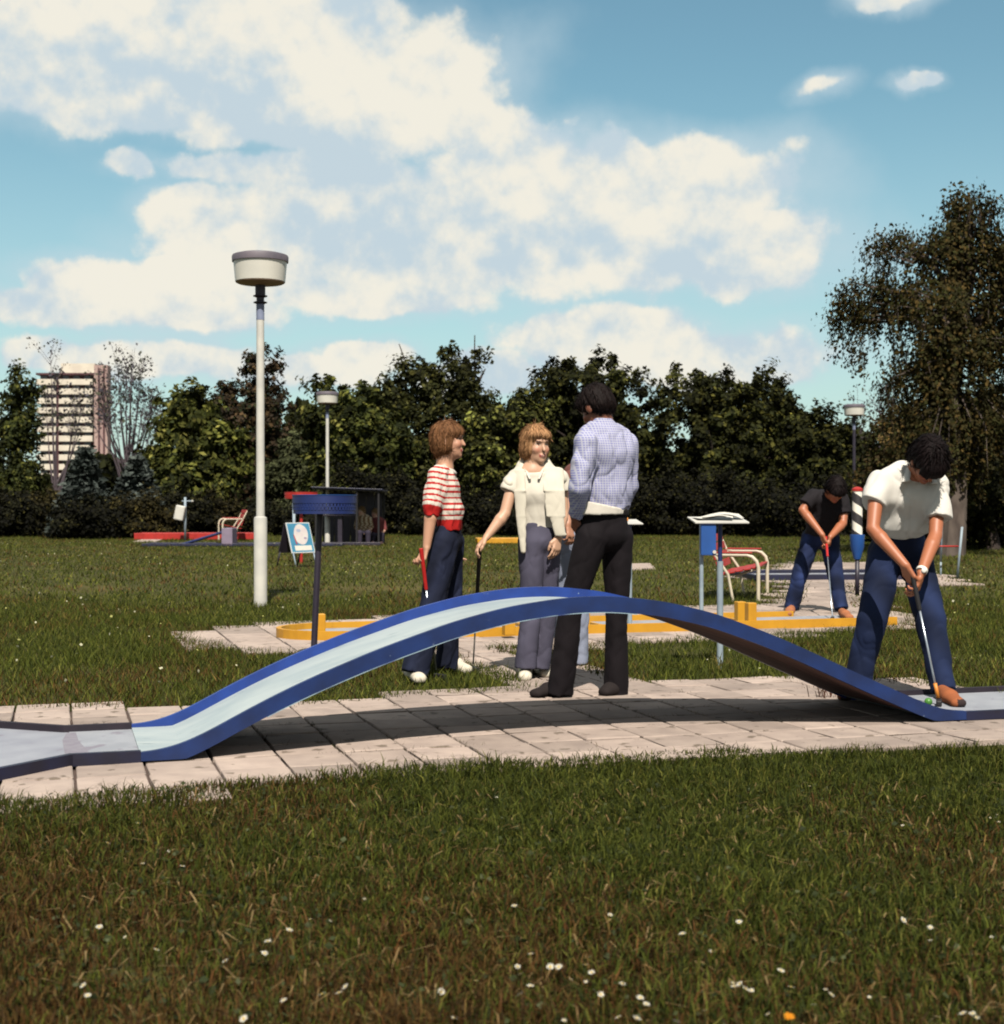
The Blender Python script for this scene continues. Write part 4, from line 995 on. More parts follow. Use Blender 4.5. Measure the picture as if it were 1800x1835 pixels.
class Person:
    def __init__(s, base, label, h=.0065):
        s.base = V3(base); s.root = empty('person', base, label, 'person'); s.skin = Layer(h); s.skincol = None; s.headf = None
    def add(s, name, layer, color, mat_='cloth', post=None):
        V, Q = layer.mesh()
        c = color(V, layer) if callable(color) else np.tile(np.array(color, float), (len(V), 1))
        if post is not None: V = post(V)
        o = link(name, mesh_np(name, V-s.base, Q, M[mat_], True, {'Col': ('FLOAT_COLOR', np.c_[c, np.ones(len(c))])}), s.root)
        return o
    # ---- anatomy
    def head(s, c, f, u, size=1.0, skin=(.42, .24, .16), neck=None, neck_r=.05):
        f = unit(f); u = unit(u); u = unit(u-f*(u @ f)); r = np.cross(f, u); A = (r, f, u); z = size
        W = lambda x, y, w: V3(c)+z*(x*r+y*f+w*u)
        L = s.skin
        L.ell(W(0, -.012, .035), A, (.073*z, .092*z, .084*z), .02, tag='head')
        L.ell(W(0, .030, -.035), A, (.060*z, .060*z, .084*z), .03, tag='head')
        L.ell(W(0, .045, -.085), A, (.040*z, .038*z, .030*z), .03, tag='head')
        L.ell(W(0, .077, -.100), A, (.018*z, .014*z, .014*z), .015, tag='head')
        for q in (-1, 1):
            L.ell(W(q*.034, .064, -.028), A, (.024*z, .022*z, .022*z), .02, tag='head')
            L.ell(W(q*.078, -.005, -.012), A, (.010*z, .022*z, .031*z), .008, tag='head')
            L.ell(W(q*.031, .104, .010), A, (.016*z, .016*z, .010*z), .012, sub=True)
        L.ell(W(0, .080, .028), A, (.048*z, .016*z, .010*z), .014, tag='head')
        L.cone(W(0, .090, .006), W(0, .106, -.028), .007*z, .0110*z, .012, tag='head')
        L.ell(W(0, .089, -.060), A, (.023*z, .012*z, .006*z), .008, tag='head')
        L.ell(W(0, .087, -.072), A, (.018*z, .011*z, .006*z), .008, tag='head')
        if neck is not None: L.cone(W(0, -.018, -.05), neck, neck_r, neck_r*1.12, .03, tag='neck')
        s.hc, s.hA, s.hz = V3(c), A, z; s.sk = skin
        return W
    def arm(s, sh, el, wr, r=(.047, .040, .024), k=.02):
        m = V3(el)+(V3(wr)-V3(el))*.25
        s.skin.chain([sh, el, m, wr], [r[0], r[1]*.92, r[1], r[2]], k, tag='arm')
    def hand(s, wr, d, pn, side, curl=(.5, .7, .7, .8), size=1.0, spread=.12, thumb=.6):
        """d: wrist->knuckles, pn: palm normal (fingers curl toward it), side: +1 thumb on the d x pn side"""
        d = unit(d); pn = unit(pn); pn = unit(pn-d*(pn @ d)); lat = np.cross(d, pn)*side; L = s.skin; z = size; w = V3(wr)
        kn = []
        for i, (off, ln) in enumerate(((.030, .085), (.011, .090), (-.008, .086), (-.026, .078))):
            p = w+z*(d*ln+lat*off); kn.append(p); L.cone(w+z*(d*.012+lat*off*.6), p, .0125*z, .0105*z, .014, tag='hand')
        for i, (ln, cu) in enumerate(zip((.072, .080, .074, .058), curl)):
            a = 0; p = kn[i]; dd = unit(d+lat*spread*(1.5-i)*.5)
            for j, fr in enumerate((.45, .32, .25)):
                a += cu*(1.0 if j else .7); v = dd*math.cos(a)+pn*math.sin(a); q = p+v*ln*fr*z
                L.cone(p, q, (.0088-.0006*j)*z, (.0082-.0008*j)*z, .004, tag='hand'); p = q
        t0 = w+z*(d*.022+lat*.022); t1 = t0+z*(d*.030+lat*.024+pn*.018*thumb); t2 = t1+z*(d*.030+lat*.002+pn*.016*thumb); t3 = t2+z*(d*.020-lat*.006*thumb+pn*.012*thumb)
        L.chain([t0, t1, t2, t3], [.014*z, .0115*z, .0095*z, .008*z], .006, tag='hand')
    def legs(s, legs):
        for a, b, c in legs:
            a, b, c = V3(a), V3(b), V3(c); a = a+(b-a)*.25; s.skin.chain([a, b, c], [.045, .036, .030], tag='leg')
    def foot(s, an, toe, r=.03):
        s.skin.cone(an, toe, r, r*.8, .02, tag='foot')
    def finish(s, name='body', lips=(.36, .07, .06), ruddy=.0, smile=True, eyes=True):
        V, Q = s.skin.mesh(); c = np.tile(np.array(s.sk, float), (len(V), 1))
        q = ((V-s.hc) @ np.array(s.hA).T)/s.hz; x, y, w = q[:, 0], q[:, 1], q[:, 2]; ax = np.abs(x)
        hd = (np.abs(q) < .14).all(1)
        ck = np.exp(-(((ax-.036)/.02)**2+((w+.03)/.02)**2))*(y > .03)*hd; c = c*(1-ck[:, None]*np.array([0, .28, .28]))
        def paint(msk, col):
            c[msk & hd] = col
        if eyes:
            paint((ax > .016) & (ax < .046) & (np.abs(w-.026-.10*(ax-.02)) < .0042) & (y > .05), (.09, .045, .03))
            paint((((ax-.031)/.0155)**2+((w-.008)/.0062)**2 < 1) & (y > .05), (.30, .24, .20))
            paint((((ax-.031)/.0075)**2+((w-.008)/.0065)**2 < 1) & (y > .05), (.03, .02, .016))
        paint((ax < .025) & (np.abs(w+.066-.15*np.maximum(ax-.012, 0)) < .0085) & (y > .055), lips)
        if smile: paint((ax < .015) & (np.abs(w+.0655) < .0024) & (y > .055), (.46, .36, .30))
        o = link(name, mesh_np(name, V-s.base, Q, M['skin'], True, {'Col': ('FLOAT_COLOR', np.c_[c, np.ones(len(c))])}), s.root)
        return o
    def hair(s, prims, cuts, col, col2, seed=1, strand=.004, h=.006, locks=4200):
        """prims/cuts in head space: (x,y,w, rx,ry,rw)"""
        L = Layer(h); A = s.hA; z = s.hz; r, f, u = A; W = lambda a: s.hc+z*(a[0]*r+a[1]*f+a[2]*u)
        for p in prims: L.ell(W(p[:3]), A, tuple(z*v for v in p[3:6]), .025)
        for p in cuts: L.ell(W(p[:3]), A, tuple(z*v for v in p[3:6]), .010, sub=True)
        g = np.random.default_rng(seed); ph = g.random(8)*6.28
        def fold(X):
            q = (X-s.hc) @ np.array(A).T; an = np.arctan2(q[..., 0], q[..., 1]-.0)
            e = q[..., 2]*8
            return .8*strand*(np.sin(an*17+ph[0]+e)+.7*np.sin(an*29+ph[1]-e*1.5)+.5*np.sin(an*43+ph[2]))
        L.fold = fold
        def colr(V, _):
            q = (V-s.hc) @ np.array(A).T; an = np.arctan2(q[:, 0], q[:, 1])
            t = np.clip(.5+.3*np.sin(an*21+q[:, 2]*30)+.25*np.sin(an*47+1.3)+.15*np.sin(an*83), 0, 1)[:, None]
            return np.array(col)*(1-t)+np.array(col2)*t
        V, Q = L.mesh(); c = colr(V, L); g = np.random.default_rng(seed+100)
        # loose locks lying on the hair so that it does not read as a cap
        E1 = V[Q[:, 1]]-V[Q[:, 0]]; E2 = V[Q[:, 3]]-V[Q[:, 0]]; nr = np.cross(E1, E2); nr /= np.linalg.norm(nr, axis=1)[:, None]+1e-9
        qa = ((V[Q[:, 0]]-s.hc) @ np.array(A).T)/z; okq = np.flatnonzero((qa[:, 1] < .035) | (qa[:, 2] > .085)); k = g.choice(okq, min(locks, len(okq)), replace=False); p0 = V[Q[k, 0]]; n_ = nr[k]
        crown = s.hc+z*(.02*-f+.12*u); fl = p0-crown; fl /= np.linalg.norm(fl, axis=1)[:, None]+1e-9
        fl = fl+np.array([0, 0, -.5])+g.normal(0, .22, fl.shape); t_ = fl-(fl*n_).sum(1)[:, None]*n_; t_ /= np.linalg.norm(t_, axis=1)[:, None]+1e-9
        sd = np.cross(n_, t_); ln = z*(.018+.030*g.random(len(k)))[:, None]; wd = z*(.0010+.0014*g.random(len(k)))[:, None]; lift = z*(.0008+.0018*g.random(len(k)))[:, None]
        m0 = p0+n_*lift*.4; m1 = p0+t_*ln*.5+n_*lift*1.3-n_*ln*.10; m2 = p0+t_*ln+n_*lift-n_*ln*.36
        W2 = np.stack([m0-sd*wd, m0+sd*wd, m1-sd*wd, m1+sd*wd, m2-sd*wd*.3, m2+sd*wd*.3], 1).reshape(-1, 3); i6 = np.arange(len(k))[:, None]*6+len(V)
        Q2 = np.concatenate([i6+[0, 1, 3, 2], i6+[2, 3, 5, 4]]); mixc = g.random((len(k), 1)); cc = (np.array(col)*(1-mixc)+np.array(col2)*mixc)*np.exp(g.normal(.05, .25, (len(k), 1)))
        V = np.r_[V, W2]; Q = np.r_[Q, Q2]; c = np.r_[c, np.repeat(cc, 6, 0)]
        return link('hair', mesh_np('hair', V-s.base, Q, M['hair'], True, {'Col': ('FLOAT_COLOR', np.c_[c, np.ones(len(c))])}), s.root)
def noise_col(base, var=.12, freq=30, seed=0):
    base = np.array(base, float); g = np.random.default_rng(seed); K = g.normal(size=(5, 3))*freq; ph = g.random(5)*6.28
    def f(V, L):
        t = sum(np.sin(V @ K[i]+ph[i]) for i in range(5))/5
        return base*np.exp(np.clip(var*1.4*t, -1.2, 1.2))[:, None]
    return f
def shoe(L, heel, toe, w=.042, hgt=.052, sole=None):
    a, b = V3(heel), V3(toe); d = unit(b-a); lat = np.cross(d, (0, 0, 1))
    a = a.copy(); b = b.copy(); g = min(a[2], b[2])
    L.flat(a+[0, 0, hgt*.55], a+(b-a)*.45+[0, 0, hgt*.55], (w*.85, hgt*.75), (w*.95, hgt*.68), lat, .02, cut=[(a, (0, 0, -1))])
    L.flat(a+(b-a)*.35+[0, 0, hgt*.45], b-d*.03+[0, 0, hgt*.32], (w, hgt*.6), (w*.92, hgt*.46), lat, .02, cut=[(a, (0, 0, -1))])
def trousers(L, waist, hips, legs, wr, hr, lat, kn=.062, th=.085, an=.075, top=None, cuts=None):
    """legs: list of (hip, knee, ankle)"""
    L.flat(waist, hips, wr, hr, lat, .03, cut=[(waist, (0, 0, 1))], tag='w')
    for (a, b, c, *rr) in legs:
        t, k_, n_ = rr[0] if rr else (th, kn, an)
        L.cone(a, b, t, k_, .016, tag='l'); cc = V3(c); dd = unit(V3(c)-V3(b))
        L.cone(b, cc, k_, n_, .010, cut=[(cc, dd)], tag='l')
def club(hand_p, end_p, grip_len, gripmat, label, headdir, sleeve=None, r=.0055, top=0.10):
    a, b = Vector(hand_p), Vector(end_p); d = (b-a).normalized(); a0 = a-d*top
    t = empty('golf_club', (b.x, b.y, 0), label, 'golf club', 'minigolf clubs'); o = Vector((b.x, b.y, 0))
    mb = MB(); mb.tube([a0-o, a0+d*(grip_len+top)-o], [.0135, .0115], 12); mb.build('grip', gripmat, t)
    mb = MB(); mb.tube([a0+d*(grip_len+top)-o, b-o-d*.04], r, 10); mb.build('shaft', M['steel'], t)
    if sleeve: mb = MB(); mb.tube([b-d*.10-o, b-o-d*.02], .010, 10); mb.build('hosel', M[sleeve], t)
    hd = Vector(headdir).normalized(); mb = MB(); mb.box((b-o)+hd*.03, (.030, .105, .032), hd.to_track_quat('Y', 'Z').to_matrix(), bevel=.007); mb.build('club_head', M['black'], t)
    return t

# ---------------------------------------------------------------- A: striped sweater, in profile
def person_striped():
    Y = 9.2; j = lambda x, y, dy=0.0: V3(J(x, y, Y+dy))
    p = Person(V3(P(785, 1214)), 'person in a red and white striped sweater and dark jeans, seen in profile')
    f = (.97, -.12, -.02)
    p.head(j(804, 789), f, (.10, 0, 1), .96, (.42, .225, .145), neck=j(797, 836))
    p.arm(j(782, 850, -.13), j(774, 912, -.17), j(765, 980, -.20), (.045, .040, .025))
    p.hand(j(765, 980, -.20), (-.25, -.1, -1), (-.75, -.3, .1), 1, (.75, .95, 1.0, 1.05), .97)
    p.arm(j(803, 850, .14), j(800, 912, .17), j(812, 970, .10)); p.hand(j(812, 970, .10), (.3, 0, -1), (.9, -.2, 0), -1, (.4, .5, .5, .5), .95)
    p.skin.flat(j(797, 850), j(802, 930), (.10, .055), (.08, .045), (0, 1, 0), .03)
    p.legs([(j(796, 972, -.08), j(776, 1085, -.14), j(743, 1202, -.20)), (j(806, 972, .08), j(808, 1085, .10), j(800, 1192, .12))])
    p.finish(lips=(.30, .06, .05))
    # sweater
    L = Layer(.0065); hem = j(802, 949)
    L.flat(j(794, 851), j(796, 876), (.155, .068), (.155, .085), (0, 1, .0), .04, tag='t')
    L.flat(j(796, 876), j(806, 915), (.150, .085), (.150, .082), (0, 1, 0), .04, tag='t')
    L.flat(j(806, 915), j(806, 960), (.150, .082), (.140, .074), (0, 1, 0), .03, cut=[(hem, (0, 0, -1))], tag='t')
    for dy, a, b, c in ((-1, j(784, 852, -.12), j(775, 905, -.17), j(773, 924, -.18)), (1, j(800, 852, .12), j(800, 905, .17), j(801, 924, .17))):
        L.cone(a, b, .060, .062, .03, tag='a%d' % dy); d = unit(c-b); L.cone(b, c, .056, .043, .015, cut=[(c, d)], tag='a%d' % dy)
    L.fold = folds(3, .006, 26, .8)
    red = np.array((.36, .013, .012)); wh = np.array((.54, .48, .42)); zc = j(802, 931)[2]; AR = {-1: (j(784, 852, -.12), j(773, 924, -.18)), 1: (j(800, 852, .12), j(801, 924, .17))}
    def col(V, L_):
        ti = L_.tags(V); out = np.zeros((len(V), 3))
        for i, pr in enumerate(L_.pr):
            m = ti == i
            if not m.any(): continue
            X = V[m]
            if pr['tag'] == 't':
                co = X[:, 2]; solid = co < zc
            else:
                a, c = AR[-1 if pr['tag'] == 'a-1' else 1]; d = unit(c-a); co = -(X-a) @ d; solid = ((X-a) @ d) > np.linalg.norm(c-a)-.052
            ph = (co/.0365) % 1; s_ = (ph > .36)
            cc = np.where(s_[:, None], wh, red); cc[solid] = red; out[m] = cc
        return out
    L.h = .005
    p.add('striped_sweater', L, col)
    Lc = Layer(.006); Lc.ell(j(803, 842), ((1, 0, -.5), (0, 1, 0), (.5, 0, 1)), (.062, .078, .022), .01, cut=[(j(797, 833), (-.5, 0, 1))]); p.add('collar', Lc, (.5, .46, .41))
    # jeans
    T_ = Layer(.007); T_.fold = folds(5, .007, 17, .7)
    trousers(T_, j(803, 944), j(801, 968), [(j(796, 972, -.08), j(776, 1085, -.14), j(743, 1206, -.20), (.092, .074, .083)), (j(806, 972, .08), j(808, 1085, .10), j(799, 1197, .12), (.090, .068, .068))], (.135, .082), (.150, .098), (0, 1, 0))
    p.add('jeans', T_, noise_col((.010, .013, .030), .8, 18, 2))
    S = Layer(.006); shoe(S, P(732, 1211)+Vector((0, 0, .004)), P(754, 1226)+Vector((0, 0, .004)), .048, .075); p.add('shoe', S, (.54, .49, .40))
    S = Layer(.006); shoe(S, P(802, 1200)+Vector((0, 0, .004)), P(840, 1209)+Vector((0, 0, .004)), .046, .075); p.add('shoe', S, (.54, .49, .40))
    p.hair([(0, -.018, .042, .086, .104, .090), (0, -.045, -.012, .084, .072, .080), (0, -.050, -.07, .068, .050, .055), (.062, -.008, -.03, .026, .045, .055), (-.062, -.008, -.03, .026, .045, .055), (0, .055, .055, .074, .044, .042)],
           [(0, .135, -.060, .13, .085, .095), (0, .10, -.12, .14, .12, .07)], (.095, .040, .018), (.20, .095, .042), 4, .0035)
    club(j(757, 1000, -.24), P(728, 1214)+Vector((.20, -.1, .02)), .20, M['redgrip'], 'club with red grip held by the striped sweater wearer', (.6, -.6, 0), top=.06)
    return p
person_striped()

# ---------------------------------------------------------------- B: white blouse and cardigan
def person_white():
    Y = 9.1; j = lambda x, y, dy=0.0: V3(J(x, y, Y+dy))
    p = Person(V3(P(958, 1217)), 'person in white blouse and draped white cardigan, one hand resting on a club')
    p.head(j(961, 797), (.50, -.86, -.10), (.02, -.05, 1), .96, (.45, .265, .175), neck=j(954, 845), neck_r=.046)
    p.arm(j(921, 862, -.02), j(905, 921, -.08), j(873, 962, -.14), (.040, .037, .023)); p.hand(j(873, 962, -.14), (-.75, -.2, -.8), (.25, .0, -.9), 1, (.55, .6, .6, .6), .95)
    p.arm(j(1006, 862, .04), j(1010, 918, .03), j(1001, 962, -.08), (.040, .037, .024)); p.hand(j(1001, 962, -.08), (-.15, -.25, -1), (-.6, .6, -.1), -1, (.35, .45, .5, .55), .95)
    p.skin.flat(j(962, 850), j(966, 930), (.12, .055), (.08, .05), (1, .1, 0), .03)
    p.skin.cone(j(954, 845), j(925, 858, 0), .05, .045, .04); p.skin.cone(j(956, 845), j(1002, 858, .03), .05, .045, .04)
    p.legs([(j(953, 972, -.02), j(953, 1085, -.03), j(943, 1190, -.03)), (j(983, 972, .02), j(983, 1085, .05), j(972, 1191, .06))])
    p.finish(lips=(.34, .07, .06))
    L = Layer(.006); L.fold = folds(11, .0030, 17, .5, cre=3)
    L.flat(j(962, 856), j(964, 885), (.155, .080), (.145, .098), (1, .1, 0), .04, cut=[(j(957, 847, -.07), (.0, -.30, .95))]); L.flat(j(964, 885), j(966, 918), (.145, .098), (.112, .080), (1, .1, 0), .04); L.flat(j(966, 918), j(966, 950), (.112, .080), (.118, .082), (1, .1, 0), .03, cut=[(j(966, 946), (0, 0, -1))])
    L.cone(j(926, 857), j(914, 876, -.03), .058, .060, .03, cut=[(j(911, 880, -.04), (-.4, -.2, -.9))]); L.cone(j(1003, 857, .03), j(1009, 876, .03), .056, .058, .03, cut=[(j(1010, 880, .03), (.1, 0, -1))])
    L.cone(j(957, 838, -.12), j(962, 866, -.13), .040, .006, .01, sub=True)
    p.add('blouse', L, noise_col((.53, .49, .42), .05, 20, 3))
    for x0, x1, sx in ((944, 950, -1), (972, 966, 1)):
        Cf = Layer(.006); Cf.flat(j(x0, 842, -.045), j(x1, 858, -.105), (.022, .006), (.012, .006), (.8*sx, -.3, .4), .01); p.add('collar', Cf, (.53, .49, .42))
    C = Layer(.006); C.fold = folds(13, .0032, 18, .3, cre=3.2)
    C.flat(j(936, 841, .03), j(914, 864, -.01), (.085, .036), (.080, .042), (0, 1, .2), .04); C.flat(j(978, 839, .03), j(1006, 858, .03), (.085, .036), (.078, .044), (0, 1, .2), .04); C.flat(j(938, 838, .06), j(978, 837, .06), (.07, .030), (.07, .030), (0, 0, 1), .04)
    C.flat(j(930, 846, -.04), j(932, 880, -.092), (.050, .022), (.042, .014), (1, -.5, 0), .012); C.flat(j(932, 880, -.092), j(934, 925, -.10), (.042, .013), (.032, .012), (1, -.3, 0), .004); C.flat(j(934, 925, -.10), j(938, 988, -.11), (.032, .012), (.016, .011), (1, -.2, 0), .004)
    C.flat(j(990, 842, -.03), j(993, 880, -.098), (.074, .022), (.068, .015), (1, .2, 0), .012); C.flat(j(993, 880, -.098), j(996, 925, -.115), (.068, .014), (.060, .013), (1, .1, 0), .004); C.flat(j(996, 925, -.115), j(1004, 958, -.115), (.060, .013), (.040, .012), (1, .1, 0), .004)
    p.add('cardigan', C, noise_col((.52, .48, .40), .05, 24, 6))
    T_ = Layer(.007); T_.fold = folds(15, .006, 17, .6, cre=1.9)
    trousers(T_, j(966, 938), j(967, 968), [(j(953, 972, -.02), j(953, 1085, -.03), j(943, 1197, -.03), (.084, .060, .068)), (j(983, 972, .02), j(983, 1085, .05), j(968, 1198, .05), (.084, .058, .066))], (.112, .080), (.120, .098), (1, .1, 0))
    p.add('trousers', T_, noise_col((.066, .062, .092), .2, 18, 8))
    S = Layer(.006); shoe(S, P(943, 1200)+Vector((0, 0, .004)), P(941, 1223)+Vector((0, 0, .004)), .046, .075); p.add('shoe', S, (.55, .50, .41))
    S = Layer(.006); shoe(S, P(958, 1205)+Vector((0, 0, .004)), P(982, 1216)+Vector((0, 0, .004)), .046, .075); p.add('shoe', S, (.55, .50, .41))
    p.hair([(0, -.018, .045, .086, .103, .090), (-.04, -.02, -.03, .052, .080, .075), (.045, -.02, -.025, .05, .078, .07), (0, .050, .068, .074, .050, .034)],
           [(0.020, .145, -.030, .066, .095, .108), (0, .12, -.13, .11, .12, .075)], (.17, .080, .036), (.40, .22, .105), 9, .0035)
    club(j(860, 985, -.15), P(848, 1203)+Vector((0, 0, .018)), .42, M['black'], 'dark gripped club propped by the wearer of the white cardigan', (.2, -1, 0), top=.03)
person_white()

# ---------------------------------------------------------------- C: blue checked shirt, from behind
def person_check():
    Y = 8.24; j = lambda x, y, dy=0.0: V3(J(x, y, Y+dy))
    p = Person(V3(P(1050, 1250)), 'person in a blue checked shirt and dark trousers, back turned, on the paving')
    lat = (.86, .5, 0); f = unit((-.5, .86, 0))
    p.head(j(1069, 731, .04), (-.60, .58, -.55), (-.30, .30, .9), 1.0, (.16, .055, .03), neck=j(1082, 764, .02), neck_r=.056)
    p.arm(j(1048, 792, -.16), j(1038, 872, -.20), j(1031, 925, -.06), (.048, .042, .028)); p.hand(j(1031, 925, -.06), (.05, .5, -1), (.7, .5, 0), 1, (.5, .6, .6, .6))
    p.arm(j(1124, 794, .14), j(1129, 874, .16), j(1112, 910, .33), (.048, .042, .028)); p.hand(j(1112, 910, .33), (-.7, .6, -.3), (0, 0, -1), 1)
    p.skin.flat(j(1084, 790), j(1084, 895), (.13, .065), (.09, .06), lat, .04)
    p.legs([(j(1062, 962, -.05), j(1024, 1088, -.05), j(1003, 1240, -.04)), (j(1106, 962, .06), j(1106, 1088, .06), j(1104, 1242, .05))])
    p.finish(eyes=True, smile=False)
    L = Layer(.0065); L.fold = folds(21, .0085, 17, .45, cre=2.9)
    L.flat(j(1083, 781), j(1085, 812), (.165, .085), (.172, .115), lat, .05); L.flat(j(1085, 812), j(1087, 880), (.172, .115), (.145, .102), lat, .05); L.flat(j(1087, 880), j(1088, 905), (.145, .102), (.140, .098), lat, .03, cut=[(j(1090, 911), (.10, .1, -1))])
    L.cone(j(1082, 762, .01), j(1083, 784), .062, .095, .03, cut=[(j(1082, 752), (-.12, .2, 1))])
    for a, b, c, s_ in ((j(1050, 794, -.15), j(1039, 872, -.20), j(1033, 922, -.09), .064), (j(1121, 796, .13), j(1128, 872, .16), j(1114, 905, .30), .062)):
        L.cone(a, b, s_+.004, s_-.010, .04); L.cone(b, c, s_-.012, .042, .02, cut=[(c, unit(c-b))])
    # gingham: computed in the shader from object space
    m, nt, bs = mat_base('blue check cloth'); N = nt.nodes; Lk = nt.links
    tc = N.new('ShaderNodeTexCoord'); vals = []
    for d in ((.86, .5, 0), (0, 0, 1)):
        dt = N.new('ShaderNodeVectorMath'); dt.operation = 'DOT_PRODUCT'; Lk.new(tc.outputs['Object'], dt.inputs[0]); dt.inputs[1].default_value = d
        ml = N.new('ShaderNodeMath'); ml.operation = 'MULTIPLY'; Lk.new(dt.outputs['Value'], ml.inputs[0]); ml.inputs[1].default_value = 2*math.pi/.014
        sn = N.new('ShaderNodeMath'); sn.operation = 'SINE'; Lk.new(ml.outputs[0], sn.inputs[0])
        gt = N.new('ShaderNodeMath'); gt.operation = 'GREATER_THAN'; gt.inputs[1].default_value = .45; Lk.new(sn.outputs[0], gt.inputs[0]); vals.append(gt.outputs[0])
    mxm = N.new('ShaderNodeMath'); mxm.operation = 'MAXIMUM'; Lk.new(vals[0], mxm.inputs[0]); Lk.new(vals[1], mxm.inputs[1])
    mx = N.new('ShaderNodeMix'); mx.data_type = 'RGBA'; Lk.new(mxm.outputs[0], mx.inputs[0]); mx.inputs[6].default_value = (.13, .135, .25, 1); mx.inputs[7].default_value = (.24, .24, .29, 1)
    Lk.new(mx.outputs[2], bs.inputs['Base Color']); bs.inputs['Roughness'].default_value = .85; bs.inputs['Specular IOR Level'].default_value = .1; M['check'] = m
    p.add('checked_shirt', L, (1, 1, 1), 'check')
    U = Layer(.006); U.flat(j(1078, 895, -.03), j(1076, 918, -.03), (.150, .112), (.152, .114), lat, .02, cut=[(j(1080, 922), (0, 0, -1)), (j(1060, 900, -.1), (.20, 0, 1))]); U.fold = folds(23, .003, 14, .5); p.add('undershirt', U, (.53, .49, .43))
    T_ = Layer(.007); T_.fold = folds(25, .006, 15, .6, cre=1.9)
    trousers(T_, j(1083, 913), j(1083, 955), [(j(1062, 962, -.05), j(1024, 1088, -.05), j(1003, 1244, -.04), (.094, .067, .077)), (j(1106, 962, .06), j(1106, 1088, .06), j(1104, 1246, .05), (.092, .066, .069))], (.142, .102), (.146, .114), lat)
    p.add('trousers', T_, noise_col((.007, .005, .0065), .2, 20, 9))
    B_ = Layer(.006); B_.flat(j(1083, 915), j(1083, 921), (.152, .112), (.152, .112), lat, .01, cut=[(j(1083, 914), (0, 0, 1)), (j(1083, 924), (0, 0, -1))]); p.add('belt', B_, (.008, .006, .006))
    for hl, to in (((1003, 1247), (955, 1255)), ((1106, 1249), (1076, 1252))):
        S = Layer(.006); shoe(S, P(*hl)+Vector((0, 0, .014)), P(*to)+Vector((0, 0, .014)), .046, .06); o = p.add('shoe', S, (.016, .012, .012))
    p.hair([(0, -.018, .042, .090, .106, .094), (0, -.050, -.012, .086, .070, .070), (0, .05, .060, .078, .050, .042)], [(0, .145, -.06, .12, .09, .10), (0, .10, -.15, .14, .12, .08), (.06, .06, -.05, .06, .05, .05), (-.06, .06, -.05, .06, .05, .05)], (.004, .002, .002), (.008, .0035, .003), 12, .003, .006, 3000)
person_check()

